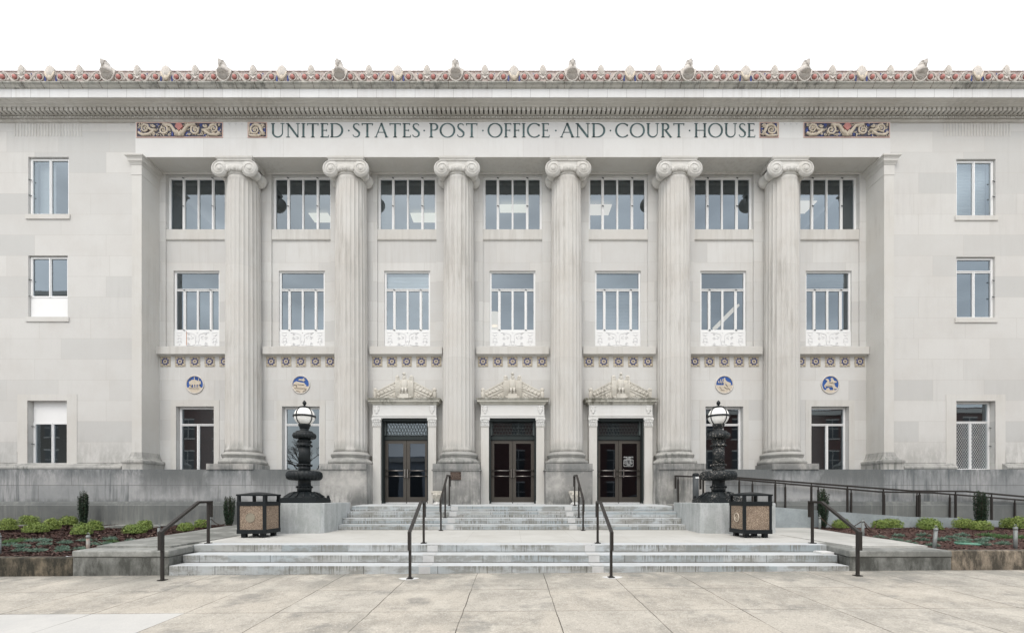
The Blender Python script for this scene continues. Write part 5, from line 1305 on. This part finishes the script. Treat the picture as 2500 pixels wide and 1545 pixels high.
# ------------------------------------------------------------ litter bins
def bin_(xc, y0, s_, label):
    w, dp, z0 = .655, .66, tz_(10.3)+.003; x0, x1 = xc-w/2, xc+w/2; y1 = y0+dp
    t = thing("litter_bin", label, "litter bin", (xc, y0+dp/2, z0)); org = (xc, y0+dp/2, z0)
    f = MB(); c_ = .062; H = 1.02
    for (a, b_) in ((x0, y0), (x1-c_, y0), (x0, y1-c_), (x1-c_, y1-c_)): f.box(a, a+c_, b_, b_+c_, z0+.095, z0+H-.035)
    for (za, zb_) in ((.09, .185), (.735, .83)):
        e = .006
        f.box(x0-e, x1+e, y0-e, y0+.05, z0+za, z0+zb_); f.box(x0-e, x1+e, y1-.05, y1+e, z0+za, z0+zb_)
        f.box(x0-e, x0+.05, y0+.05, y1-.05, z0+za, z0+zb_); f.box(x1-.05, x1+e, y0+.05, y1-.05, z0+za, z0+zb_)
    f.box(x0+.05, x1-.05, y0+.05, y1-.05, z0+.10, z0+.14)
    o = f.build("frame", m['binframe'], t, org); bv = o.modifiers.new("b", 'BEVEL'); bv.width = .006; bv.segments = 2
    l = MB(); n = 14; vs = []; fs = []
    for j in range(n+1):
        for i in range(n+1):
            u, v = i/n*2-1, j/n*2-1; vs.append((xc+u*(w/2+.012), y0+dp/2+v*(dp/2+.012), z0+H-.018+.055*(1-u**2)*(1-v**2)**.8 + .0))
    for j in range(n):
        for i in range(n): a = j*(n+1)+i; fs.append((a, a+1, a+n+2, a+n+1))
    l.add(vs, fs, True); l.box(x0-.012, x1+.012, y0-.012, y1+.012, z0+H-.055, z0+H-.0185); l.build("lid", m['binframe'], t, org)
    pl = MB(); 
    pl.box(x0+.055, x1-.055, y0+.012, y0+.035, z0+.18, z0+.74); pl.box(x0+.055, x1-.055, y1-.035, y1-.012, z0+.18, z0+.74)
    pl.box(x0+.012, x0+.035, y0+.055, y1-.055, z0+.18, z0+.74); pl.box(x1-.035, x1-.012, y0+.055, y1-.055, z0+.18, z0+.74)
    pl.build("pebble_panel", m['pebble'], t, org)
    li = MB(); li.box(x0+.07, x1-.07, y0+.07, y1-.07, z0+.16, z0+.70); li.build("liner", m['binframe'], t, org)
    cp2 = MB().box(xc-.035, xc+.035, y1-.10, y1-.04, z0+.80, z0+H-.04); cp2.build("hinge_post", m['binframe'], t, org)
    for (a, b_) in ((x0+.06, y0+.06), (x1-.16, y0+.06), (x0+.06, y1-.16), (x1-.16, y1-.16)):
        MB().box(a, a+.10, b_, b_+.10, z0, z0+.095).build("leg", m['binframe'], t, org)
    d = MB()
    if s_ < 0: d.lathey([(.105, -.006), (.105, .01)], (xc-.02, y0+.012, z0+.46), 28, False); d.tube([(xc-.02+.105*math.cos(R(a)), y0+.004, z0+.46+.105*math.sin(R(a))) for a in range(0, 360, 15)], .006, 5, closed=True)
    else:
        for a in range(1): 
            ys_ = y0+dp/2
            d.tube([(x0+.008, ys_+.10*math.cos(R(a_)), z0+.46+.10*math.sin(R(a_))) for a_ in range(0, 360, 15)], .016, 6, closed=True)
            d.tube([(x0+.010, ys_-.05, z0+.40), (x0+.006, ys_+.01, z0+.53), (x0+.006, ys_+.05, z0+.45), (x0+.008, ys_, z0+.41)], .012, 5)
    d.build("emblem", m['disc'] if s_ < 0 else m['cream'], t, org)
    return t
tL = bin_(-6.03, 10.03, -1, "pebble-panel litter bin with a grey disc, beside the left lamp block")
tR = bin_(5.665, 10.0, 1, "pebble-panel litter bin with a pale oval emblem, beside the right lamp block")

# ------------------------------------------------------------ step handrails
def handrail(x, foot_y, up_y, lowz, topz, mids, label, x2=None, group=None):
    x2 = x if x2 is None else x2
    def XX(y): return x+(x2-x)*(y-foot_y)/(up_y-foot_y)
    t = thing("handrail", label, "handrail", (x, foot_y, 0), group); org = (x, foot_y, 0)
    r = MB(); w, h = .052, .045; ty = up_y-.35
    pts = [(XX(foot_y-.06), foot_y-.06, lowz-.30), (XX(foot_y-.06), foot_y-.06, lowz), (XX(ty), ty, topz), (XX(up_y+.10), up_y+.10, topz), (XX(up_y+.10), up_y+.10, topz-.32)]
    r.bar(pts[0], (pts[1][0], pts[1][1], pts[1][2]+.02), w, h, (0, 1, 0)); r.bar((pts[1][0], pts[1][1]-.01, pts[1][2]), pts[2], w, h); r.bar((pts[2][0], pts[2][1]-.01, pts[2][2]), (pts[3][0], pts[3][1]+.02, pts[3][2]), w, h); r.bar(pts[3], pts[4], w, h, (0, 1, 0))
    r.build("rail", m['rail'], t, org)
    def rz(y): return lowz+(topz-lowz)*min(1, max(0, (y-foot_y+.06)/(ty-foot_y+.06)))
    for (y, zb) in mids:
        p_ = MB(); xx = XX(y); p_.box(xx-.021, xx+.021, y-.021, y+.021, zb, rz(y)-.02); p_.box(xx-.055, xx+.055, y-.055, y+.055, zb, zb+.012); p_.lathe([(.032, .012), (.032, .03)], (xx, y, zb), 12)
        p_.build("post", m['rail'], t, org)
    return t
GR = "brown handrails on the lower steps"
def g_(x, y): return gz(x, y)+.002
lz, uz = .775, 1.30
handrail(-6.12, 7.6, 9.05, lz, uz, [(7.6, g_(-6.1, 7.6)), (9.05, .443)], "brown metal handrail at the left end of the lower steps", -6.33, GR)
handrail(-1.785, 7.6, 9.05, lz, uz, [(7.6, g_(-1.8, 7.6)), (9.05, .443)], "brown metal handrail on the lower steps in front of the left doors", -1.84, GR)
handrail(1.735, 7.6, 9.05, lz, uz, [(7.6, g_(1.7, 7.6)), (9.05, .443)], "brown metal handrail on the lower steps in front of the right doors", 1.785, GR)
handrail(6.05, 7.6, 9.05, lz, uz, [(7.6, g_(6, 7.6)), (9.05, .443)], "brown metal handrail at the right end of the lower steps", 6.26, GR)
G2 = "brown handrails on the upper steps"
for s_, nm in ((-1, "left"), (1, "right")):
    handrail(s_*1.94, 11.85, 13.2, 1.31, 2.055, [(11.85, tz_(11.85)+.001), (12.5, .815), (13.2, 1.15)], "brown metal handrail on the upper steps, %s of the middle door" % nm, s_*1.905, G2)
for x in (-1.81, 1.76):      # white mortar patches round the feet
    b = MB(); pts_ = [(x+.17*math.cos(R(a))*(1+.15*math.sin(3*R(a))), 7.6+.10*math.sin(R(a))) for a in range(0, 360, 20)]
    zz_ = gz(x, 7.6)+.004; b.add([(p_[0], p_[1], gz(p_[0], p_[1])+.004) for p_ in pts_], [tuple(range(len(pts_)))])
    struct(b.build("pavement_patch", m['marble'], fix=False))
# pale repair strips running up the steps beside the middle rails
for x in (-1.62, 1.58):
    b = MB()
    for (y, z, _, _) in ST: b.box(x-.10, x+.11, y-.004, y+.01, z-.147, z-.014); b.box(x-.12, x+.13, y+.014, y+.30, z+.001, z+.008)
    struct(b.build("step_patch", m['patch']))
    b = MB(); xx = x*1.07
    for (y, z) in US: b.box(xx-.10, xx+.11, y-.004, y+.01, z-.13, z-.01)
    struct(b.build("step_patch", m['patch']))

# ------------------------------------------------------------ ramp with its railings
RP = [(4.85, 1.185), (6.9, 1.165), (11.75, .815), (13.3, .785), (17.5, .47), (21, .2)]
b = MB(); n = len(RP)
for i in range(n-1):
    (xa, za), (xb, zb_) = RP[i], RP[i+1]
    b.add([(xa, 12.75, 0), (xb, 12.75, 0), (xb, 12.75, zb_+.01), (xa, 12.75, za+.01), (xa, 12.93, 0), (xb, 12.93, 0), (xb, 12.93, zb_+.01), (xa, 12.93, za+.01)], [(0, 1, 2, 3), (3, 2, 6, 7), (5, 4, 7, 6)])
tag(b.build("ramp_wall", m['ramp']), "blue-grey concrete side wall of the ramp sloping down to the right", "wall")
b = MB()
for i in range(n-1):
    (xa, za), (xb, zb_) = RP[i], RP[i+1]
    b.quad((xa, 12.931, za-.10), (xb, 12.931, zb_-.10), (xb, 13.95, zb_-.10), (xa, 13.95, za-.10)) if xa > 6 else b.quad((xa, 12.9, 1.178), (xb, 12.9, 1.165), (xb, 13.95, 1.165), (xa, 13.95, 1.18))
struct(b.build("ramp", m['terrace'], fix=False))
def railing(y, pts, posts, ztops, label, bottoms):
    t = thing("ramp_railing", label, "railing", (pts[0][0], y, 1.2), "brown railings of the ramp"); org = (pts[0][0], y, 1.2)
    r = MB()
    for i in range(len(pts)-1): r.bar((pts[i][0]-.01, y, pts[i][1]), (pts[i+1][0]+.01, y, pts[i+1][1]), .045, .05)
    r.bar((pts[0][0], y, pts[0][1]+.02), (pts[0][0], y, pts[0][1]-.40), .045, .06, (0, 1, 0))
    r.build("rail", m['rail'], t, org)
    for x in posts:
        z = pts[-1][1]
        for i in range(len(pts)-1):
            if pts[i][0] <= x <= pts[i+1][0]: z = pts[i][1]+(pts[i+1][1]-pts[i][1])*(x-pts[i][0])/(pts[i+1][0]-pts[i][0])
        zb_ = bottoms(x)
        p_ = MB().box(x-.021, x+.021, y-.021, y+.021, zb_, z-.10); p_.box(x-.012, x+.012, y-.012, y+.012, z-.10, z-.02); p_.build("post", m['rail'], t, org)
def rpz(x):
    for i in range(len(RP)-1):
        if RP[i][0] <= x <= RP[i+1][0]: return RP[i][1]+(RP[i+1][1]-RP[i][1])*(x-RP[i][0])/(RP[i+1][0]-RP[i][0])
    return .2
railing(12.84, [(PX(1710, 12.84), E+.655), (PX(1742, 12.84), E+.655), (PX(2224.7, 12.84), E+.206), (PX(2359, 12.84), E+.194), (PX(2560, 12.84), E-.03)], [PX(1716.8+88*i, 12.84) for i in range(10)], None,
        "brown metal railing on the near side of the ramp", lambda x: rpz(x))
railing(13.86, [(PX(1649, 13.86), E+.70), (PX(1745, 13.86), E+.655), (PX(2143.8, 13.86), E+.198), (PX(2280, 13.86), E+.162), (PX(2560, 13.86), E-.14)], [PX(v, 13.86) for v in (1655.5, 1757, 1837, 1917.2, 1997.5, 2078.1, 2158.5, 2238.9, 2318.9, 2399, 2477.6)], None,
        "brown metal railing on the building side of the ramp", lambda x: rpz(x)-.10)
t = thing("bollard", "grey post with domed cap and white label standing behind the right lamp", "bollard", (PX(1698.5, 13.3), 13.3, 1.16)); org = (PX(1698.5, 13.3), 13.3, 1.16)
b = MB().lathe([(.088, 1.14), (.088, PZ(1161.5, 13.3))], (org[0], org[1], 0), 24); b.build("post", m['reader'], t, org)
b = MB().lathe([(.10, PZ(1161.5, 13.3)), (.10, PZ(1158, 13.3)), (.075, PZ(1155, 13.3)), (.02, PZ(1153.8, 13.3))], (org[0], org[1], 0), 20); b.build("cap", m['iron'], t, org)
b = MB().box(org[0]-.04, org[0]+.06, org[1]-.093, org[1]-.08, PZ(1168, 13.3), PZ(1163.5, 13.3)); b.build("label", m['signtext'], t, org)
# bronze plaque and carved stones on the middle pedestals
yp = BASE-.034
t = thing("plaque", "bronze plaque with raised lettering on the pedestal left of the middle door", "plaque", ((PX(1112, yp)), yp, PZ(1161, yp))); org = tuple(t.location)
xa, xb, za, zb_ = PX(1099.4, yp), PX(1125.2, yp), PZ(1170.9, yp), PZ(1151.3, yp)
b = MB().box(xa, xb, yp+.004, yp+.03, za, zb_); b.build("plate", m['plaque'], t, org)
b = MB(); cxp = (xa+xb)/2
for i, s_ in enumerate(("THIS PROPERTY", "HAS BEEN PLACED ON THE", "NATIONAL REGISTER", "OF HISTORIC PLACES", "BY THE UNITED STATES", "DEPARTMENT OF THE INTERIOR")):
    text_mesh(s_, .027 if len(s_) > 20 else .031, cxp, yp+.002, zb_-.045-i*.037, b)
b.build("lettering", m['plaquetext'], t, org)
for x, nm in ((PX(1068, 13.8), "left"), (PX(1403.5, 13.8), "right")):
    z0 = 1.178; y = 13.78; t = thing("carved_stone", "small carved stone corbel standing at the foot of the %s middle pedestal" % nm, "carved stone", (x, y, z0)); org = (x, y, z0)
    b = MB(); b.lathe([(.07, .09), (.11, .15), (.155, .24), (.175, .32), (.18, .36)], (x, y, z0), 20, lambda r, z, a: r*(1+.06*math.sin(6*a))); b.build("body", m['carved'], t, org)
    b = MB(); b.box(x-.185, x+.185, y-.13, y+.13, z0+.35, z0+.43)
    for i in range(7): b.ball((x-.15+.05*i, y-.135, z0+.385), .018, .014, .028, 8, 5)
    b.ball((x, y-.165, z0+.30), .035, .03, .08, 8, 6)
    for s2 in (-1, 1): b.ball((x+s2*.08, y-.15, z0+.31), .035, .03, .03, 8, 6); b.tube(spiral(x+s2*.11, z0+.25, .04, .01, 1.2, 0, y-.15, 12, s2), .012, 5)
    b.build("carving", m['carved'], t, org)
    b = MB(); b.lathe([(.16, 0), (.14, .03), (.08, .09)], (x, y, z0), 4, a0=0); b.build("foot", m['marble'], t, org)
b = MB().prismx([(8.50, .288), (8.50, .325), (8.72, .33), (8.75, .288)], 6.06, 6.31)
tag(b.build("stone_fragment", m['marble']), "small pale stone fragment lying on the right end of the second lower step", "stone")

# ------------------------------------------------------------ chain posts and chains
def pipe(x, y, h, label, rust=False, lean=0.0):
    z0 = mz(x, y)-.05 if abs(x) > edge(y) else tz_(y)+.02
    t = thing("chain_post", label, "post", (x, y, z0), "galvanised pipe posts round the mulch beds"); org = (x, y, z0); zt = z0+h+.05
    b = MB().tube([(x-lean, y, z0), (x, y, zt-.04)], .030, 12); b.build("pipe", m['galv'] if not rust else m['galvr'], t, org)
    b = MB().tube([(x, y, zt-.045), (x, y, zt)], .034, 12); b.ball((x, y, zt), .034, .034, .014, 12, 6); b.tube([(x+.022*math.cos(R(a)), y, zt+.03+.028*math.sin(R(a))) for a in range(-60, 200, 30)], .006, 5); b.build("cap", m['galv'], t, org)
    return (x, y, zt+.01)
m['galvr'] = plain("rusted_pipe", (0.30, 0.32, 0.31), .6, .2, 1, 5, c2=(0.30, 0.14, 0.07))
PL = [pipe(-8.22, 8.42, .37, "rust-streaked pipe post at the left corner of the lower steps", True), pipe(-9.92, 8.40, .37, "dark pipe post at the far left edge of the left mulch bed"),
      pipe(-8.62, 10.60, .34, "pipe post holding a chain beside the left side walk"), pipe(-8.90, 12.80, .34, "pipe post just behind the left end handrail")]
PR = [pipe(8.22, 8.42, .40, "leaning pale pipe post at the right corner of the lower steps", lean=.04), pipe(9.74, 8.40, .42, "pipe post at the far right edge of the right mulch bed"),
      pipe(8.43, 10.43, .40, "pipe post holding a chain beside the right side walk"), pipe(8.72, 12.3, .36, "pipe post just behind the right end handrail")]
def chain(a, b_, sag, label, grp="rusty chains along the mulch beds"):
    A, B = Vector(a), Vector(b_); L = (B-A).length; n = int(L/.038); b = MB()
    for i in range(n):
        t = (i+.5)/n; p = A.lerp(B, t); p.z -= sag*4*t*(1-t); q = A.lerp(B, (i+.6)/n); q.z -= sag*4*((i+.6)/n)*(1-(i+.6)/n)
        gzv = (mz(p.x, p.y)+.012) if True else 0
        if p.z < gzv: p.z = gzv; q.z = max(q.z, gzv)
        d = (q-p).normalized(); u = Vector((0, 0, 1)) if i % 2 else Vector((d.y, -d.x, 0)).normalized()
        b.tube([tuple(p+d*.024*math.cos(R(k_))+u*.014*math.sin(R(k_))) for k_ in range(0, 360, 60)], .0050, 4, closed=True)
    tag(b.build("chain", m['rust']), label, "chain", grp)
chain(PL[2], PL[3], .30, "rusty chain sagging between the two posts of the left side walk")
chain(PL[3], (-9.0, 13.9, .75), .22, "rusty chain running from the rear left post to the wall")
chain(PL[0], PL[2], .42, "rusty chain from the left corner post back to the side walk post")
chain(PR[2], PR[3], .28, "rusty chain sagging between the two posts of the right side walk")
chain(PR[0], PR[2], .42, "rusty chain from the right corner post back to the side walk post")
chain(PR[2], (10.4, 12.4, .62), .20, "rusty chain running from the side walk post towards the ramp wall")

# ------------------------------------------------------------ plants
def leaf_quads(b, c, r, n, size, shell=.55, flat=.75, up=.3, lobes=None, asp=1.6):
    for _ in range(n):
        while True:
            v = Vector((random.uniform(-1, 1), random.uniform(-1, 1), random.uniform(-.55, 1)))
            if shell < v.length <= 1: break
        if lobes:
            v *= 1+.22*mnoise.noise(Vector((v.x*2.2+lobes, v.y*2.2, v.z*2.2)))
        p = Vector((c[0]+v.x*r[0], c[1]+v.y*r[1], c[2]+max(v.z, -.3)*r[2]))
        nrm = (v+Vector((random.gauss(0, .6), random.gauss(0, .6), up+random.gauss(0, .6)))).normalized()
        t = nrm.cross(Vector((random.random()-.5, random.random()-.5, random.random()))).normalized(); u = nrm.cross(t); s = size*random.uniform(.6, 1.3)
        b.add([p-t*s*asp*.5, p+u*s*.45, p+t*s*asp*.5, p-u*s*.45], [(0, 1, 2, 3)])
def shrub(px, py_base, wpx, hpx, label, x_off=0, left=True, grp=None):
    d = 11.0
    for _ in range(12):
        x = PX(px, d); d = (E-mz(x, 11.0)-((mz(x, d)-mz(x, 11.0))))*F/max(8, (py_base-HY))
        d = min(max(d, 8.4), 13.6 if left else 12.3)
    x = PX(px, d); z = mz(x, d); rw = wpx*d/F/2; h = hpx*1.15*d/F; y = d+rw*.5; y = min(y, 13.6 if left else 12.45)
    t = thing("shrub", label, "shrub", (x, y, z), grp or "yellow-green shrubs in the mulch beds"); org = (x, y, z); b = MB()
    nl = 3
    for i in range(nl): 
        ox = (i-1)*rw*.35; hh = h*random.uniform(.82, 1.0)
        leaf_quads(b, (x+ox, y+random.uniform(-.1, .1)*rw, z+hh*.38), (rw*.72, rw*.62, hh*.62), 1150, .0215, .35, lobes=random.random()*9)
    for _ in range(46):
        a = random.uniform(0, 6.28); q = random.uniform(.4, .95); p0 = Vector((x+rw*.8*q*math.cos(a), y+rw*.6*q*math.sin(a), z+h*(.75-.3*q*q)))
        for j in range(4): pp = p0+Vector((random.gauss(0, .012), random.gauss(0, .012), j*.017)); leaf_quads(b, pp, (.012, .012, .012), 1, .022, 0.0)
    b.build("foliage", m['leafy'], t, org, fix=False)
    s2 = MB()
    for i in range(7): a = random.uniform(0, 6.28); s2.tube([(x, y, z-.03), (x+.25*rw*math.cos(a), y+.25*rw*math.sin(a), z+h*.3), (x+.6*rw*math.cos(a), y+.6*rw*math.sin(a), z+h*.62)], .007, 5, .003)
    s2.build("stem", m['bark'], t, org)
for px, pb, w, h, lb in ((8, 1298, 44, 34, "yellow-green shrub cut by the left edge of the picture"), (71, 1284, 42, 26, "dark green shrub at the wall, rear of the left trio"), (74, 1303, 56, 26, "wide yellow-green shrub in front of the left trio"),
        (116, 1297, 38, 32, "rounded shrub on the right of the left trio"), (168, 1284, 40, 24, "shrub by the wall just left of the left columnar holly"), (190, 1309, 44, 30, "yellow-green shrub in front of the left columnar holly"), (223, 1298, 36, 28, "shrub just right of the left columnar holly, behind the rusty post"),
        (318, 1305, 52, 26, "broad yellow-green shrub left of the left handrail"), (346, 1297, 36, 26, "shrub touching the broad one left of the left handrail"), (446, 1299, 36, 23, "small shrub seen under the left handrail"), (487, 1290, 34, 22, "small shrub by the upper post of the left handrail")):
    shrub(px, pb, w, h, lb)
for px, pb, w, h, lb in ((2061, 1289, 42, 24, "green shrub seen under the right handrail"), (2160, 1288, 44, 22, "darker left half of the shrub pair by the ramp wall"), (2188, 1292, 46, 27, "yellow-green right half of the shrub pair by the ramp wall"), (2276, 1287, 46, 28, "dark green shrub rising above the ramp wall behind another"),
        (2285, 1296, 48, 24, "yellow-green shrub behind the leaning pipe post"), (2366, 1293, 48, 28, "yellow-green shrub left of the right columnar holly"), (2411, 1297, 48, 24, "shrub in front of the right columnar holly"), (2476, 1292, 40, 28, "green shrub behind the far right post"), (2497, 1295, 40, 34, "shrub cut by the right edge of the picture")):
    shrub(px, pb, w, h, lb, left=False)
def holly(x, y, h, w, label):
    z = mz(x, y); t = thing("columnar_holly", label, "holly", (x, y, z), "dark columnar hollies"); org = (x, y, z); b = MB(); s2 = MB()
    for i in range(34):
        a = random.uniform(0, 6.28); q = math.sqrt(random.random()); r0 = w*.20*q; r1 = w*.46*q; hh = h*(random.uniform(.78, 1.0) if q < .8 else random.uniform(.7, .93))
        P0 = Vector((x+r0*math.cos(a), y+r0*math.sin(a), z)); P1 = Vector((x+r1*math.cos(a), y+r1*math.sin(a), z+hh))
        s2.tube([tuple(P0), tuple(P1)], .006, 4, .002)
        n = int(hh/.016)
        for j in range(n):
            t_ = .10+.9*j/n; p = P0.lerp(P1, t_)+Vector((math.sin(t_*math.pi)*w*.10*math.cos(a), math.sin(t_*math.pi)*w*.10*math.sin(a), 0)); leaf_quads(b, p, (.024, .024, .012), 2, .024, 0, up=.6, asp=1.5)
    b.build("foliage", m['leafd'], t, org, fix=False); s2.build("stem", m['bark'], t, org)
holly(PX(204, 13.5), 13.5, 1.13, .30, "dark columnar holly against the wall in the left bed"); holly(PX(560, 13.5), 13.5, 1.0, .33, "dark columnar holly by the wall just left of the left bin")
holly(PX(2009, 12.45), 12.45, 1.2, .29, "dark columnar holly behind the right end handrail"); holly(PX(2396, 12.4), 12.4, 1.12, .36, "dark columnar holly in front of the ramp at the far right")
def cover(px, py, wpx, hpx, col_, label, left=True):
    d = (E-.33 if left else E-.42)*F/(py+hpx*.35-HY); d = min(d, 13); x = PX(px, d); d = (E-mz(x, d))*F/(py+hpx*.4-HY); x = PX(px, d); z = mz(x, d)+hump(x, d)-.01; rw = wpx*d/F/2
    ry = min(max(rw*.6, hpx*d/F*1.0), .5)
    b = MB(); nb = int(520*max(.5, rw/.3))
    for i in range(nb):
        a = random.uniform(0, 6.28); q = math.sqrt(random.random()); wob = 1+.3*mnoise.noise(Vector((math.cos(a)*1.7+px, math.sin(a)*1.7, 0)))
        p = Vector((x+rw*q*wob*math.cos(a), d+ry*q*wob*math.sin(a), z+.012+.045*(1-q*q)*random.random()))
        dr = Vector((math.cos(a)*q+random.gauss(0, .5), math.sin(a)*q+random.gauss(0, .5), random.uniform(.25, 1.0))).normalized(); l = random.uniform(.04, .085); sd_ = dr.cross(Vector((random.random(), random.random(), .3))).normalized()*.0055
        b.add([p-sd_, p+sd_, p+dr*l+sd_*.4, p+dr*l-sd_*.4], [(0, 1, 2, 3)])
    tag(b.build("ground_cover_plant", m[col_], fix=False), label, "ground cover", "low creeping plants in the mulch beds")
LC = [(26, 1317, 34, 14, 'junig', "bright green creeping patch near the far left post"), (47, 1313, 44, 14, 'junig', "green creeping patch below the left trio of shrubs"), (92, 1314, 52, 15, 'juni', "wide blue-green creeping patch below the left trio"), (26, 1329, 30, 9, 'juni', "flat blue-green patch under the bright green one at far left"),
      (55, 1333, 24, 8, 'juni', "small flat blue-green patch, left of the bed middle"), (109, 1328, 26, 9, 'juni', "flat blue-green patch right of the wide one"), (157, 1324, 24, 8, 'juni', "upper of three small stacked patches left of the rusty post"), (151, 1337, 22, 7, 'juni', "middle of three small stacked patches left of the rusty post"), (149, 1347, 24, 8, 'juni', "lowest of three small stacked patches left of the rusty post"),
      (89, 1343, 30, 10, 'juni', "blue-green patch near the front wall, left bed"), (50, 1345, 20, 7, 'juni', "tiny blue-green patch near the front wall at far left"), (212, 1313, 32, 11, 'juni', "blue-green patch behind the rusty post"), (268, 1310, 24, 8, 'juni', "small patch right of the rusty post, upper"), (271, 1320, 18, 9, 'junig', "green tuft below the small upper patch right of the rusty post"), (256, 1327, 24, 9, 'juni', "small patch right of the rusty post, lower"), (197, 1340, 24, 8, 'juni', "low patch at the left corner of the coping"), (232, 1327, 20, 8, 'juni', "tiny patch touching the rusty post on its right"), (318, 1319, 18, 6, 'juni', "tiny patch beside the left coping edge")]
for a in LC: cover(*a)
RC = [(2415, 1301, 48, 15, 'junig', "green creeping patch in front of the right holly"), (2460, 1306, 50, 18, 'junig', "wide green creeping patch left of the far right post"), (2493, 1308, 36, 18, 'junig', "green creeping patch cut by the right edge"), (2148, 1307, 22, 12, 'juni', "blue-green patch below the shrub pair, first from the left"), (2194, 1306, 18, 7, 'juni', "thin blue-green patch below the shrub pair"),
      (2188, 1318, 17, 9, 'juni', "small patch in mid bed below the thin one"), (2223, 1325, 15, 7, 'juni', "lone small patch near the right coping edge"), (2254, 1305, 23, 7, 'juni', "patch just left of the leaning post, upper"), (2249, 1315, 21, 9, 'juni', "patch just left of the leaning post, lower"), (2300, 1317, 22, 10, 'juni', "patch just right of the leaning post"), (2325, 1309, 24, 8, 'juni', "flat patch right of the leaning post, farther back"),
      (2349, 1304, 24, 8, 'juni', "uppermost patch in the column above the green lid"), (2351, 1316, 28, 11, 'juni', "large patch in the column above the green lid"), (2350, 1326, 22, 7, 'juni', "lowest patch just above the green lid"), (2394, 1318, 22, 10, 'juni', "patch right of the green lid, upper"), (2399, 1329, 22, 9, 'juni', "patch right of the green lid, lower"), (2412, 1316, 14, 7, 'juni', "tiny patch right of the green lid"), (2449, 1327, 24, 8, 'juni', "flat patch left of the far right post"), (2277, 1331, 14, 8, 'juni', "tiny patch at the foot of the leaning post")]
for a in RC: cover(*a, left=False)
xl = PX(2362, 8.98); b = MB().lathe([(.20, -.02), (.20, .012), (.19, .02), (.0, .022)], (xl, 8.98, mz(xl, 8.98)+.03), 28)
tag(b.build("valve_lid", m['lid']), "round green plastic valve cover lying in the right mulch bed", "valve cover")

# ------------------------------------------------------------ what the windows mirror: the other side of the street
k = N("red_brick", .9); p = k.pos(); x, y, z = k.sep(p)
br = k.node("ShaderNodeTexBrick"); k.lk(k.comb(k.math('ADD', x, y), z, 0.0), br.inputs["Vector"]); br.inputs["Scale"].default_value = 2.2
br.inputs["Color1"].default_value = (0.125, 0.048, 0.038, 1); br.inputs["Color2"].default_value = (0.085, 0.036, 0.030, 1); br.inputs["Mortar"].default_value = (0.10, 0.085, 0.08, 1)
m['brick'] = k.col(br.outputs[0])
m['wall2'] = plain('brown_stone', (0.10, 0.085, 0.07), .9, 0, .4, 3)
m['pale2'] = plain("pale_arcade_stone", (0.33, 0.35, 0.37), .9, 0, .2, 3)
m['pale'] = plain("pale_trim", (0.5, 0.48, 0.44), .8); m['wdark'] = plain("dark_window", (0.03, 0.035, 0.04), .3)
def far_building(x0, x1, y, h, mat, label, nm, wins, arches=False):
    z0 = gz(0, y); t = thing(nm, label, "building", ((x0+x1)/2, y, z0)); org = tuple(t.location)
    MB().box(x0, x1, y-4, y, z0-1, h).build("wall", m[mat], t, org)
    c_ = MB().box(x0-.2, x1+.2, y, y+.4, h-.7, h-.2); c_.build("cornice", m['pale'], t, org)
    w = MB(); f = MB()
    for (xa, xb, za, zb_) in wins:
        if arches: w.prism([(xa, za), (xb, za)]+[((xa+xb)/2+(xb-xa)/2*math.cos(R(a)), zb_+(xb-xa)/2*math.sin(R(a))) for a in range(0, 181, 20)], y-.1, y+.02)
        else:
            w.box(xa, xb, y-.1, y+.02, za, zb_); f.box(xa-.1, xb+.1, y, y+.06, za-.2, za-.05); f.box(xa-.05, xb+.05, y, y+.05, zb_, zb_+.15); f.box((xa+xb)/2-.04, (xa+xb)/2+.04, y+.021, y+.05, za, zb_); f.box(xa, xb, y+.021, y+.05, (za+zb_)/2-.04, (za+zb_)/2+.04)
    w.build("window", m['wdark'], t, org)
    if f.v: f.build("window_trim", m['pale'], t, org)
wins = [(x_, x_+1.6, z_, z_+2.3) for x_ in range(-4, 70, 4) for z_ in (1, 5, 9)]
far_building(-6, 72, -25, 12.6, 'brick', "long red brick building across the street mirrored in the right windows", "brick_building", wins)
wins = [(x_, x_+1.6, z_, z_+2.3) for x_ in range(-82, -53, 4) for z_ in (1, 5, 9, 13, 17, 21)]
far_building(-84, -52.2, -25, 27, 'wall2', "tall grey-brown building across the street mirrored in the far left windows", "stone_building", wins)
wins = [(x_, x_+1.6, z_, z_+2.3) for x_ in range(-50, -34, 4) for z_ in (1, 5, 9)]
far_building(-52, -33.5, -25, 13.5, 'brick', "red brick building across the street mirrored in the window right of the left pilaster", "brick_building", wins)
far_building(-20, -8.5, -26, 6.7, 'pale2', "low pale arcaded building mirrored in the left doors", "arcade_building", [(-19.4, -17.8, -1, 4.3), (-16.25, -14.65, -1, 4.3), (-13.1, -11.5, -1, 4.3), (-9.95, -8.9, -1, 4.3)], True)
tr = thing("bare_tree", "bare street tree mirrored in the window behind the left lamp", "tree", (-24, -20, -1)); b = MB(); random.seed(3)
def branch(p, d, l, r, n):
    q = p+d*l; b.tube([tuple(p), tuple(p+d*l*.5+Vector((random.gauss(0, l*.05), 0, 0))), tuple(q)], r, 5, r*.7)
    if n: 
        for _ in range(3): branch(q, (d+Vector((random.gauss(0, .45), random.gauss(0, .45), random.gauss(.05, .3)))).normalized(), l*random.uniform(.6, .8), r*.62, n-1)
branch(Vector((-24, -20, -1)), Vector((0, 0, 1)), 3.2, .2, 5); b.build("trunk", m['bark'], tr, (-24, -20, -1))
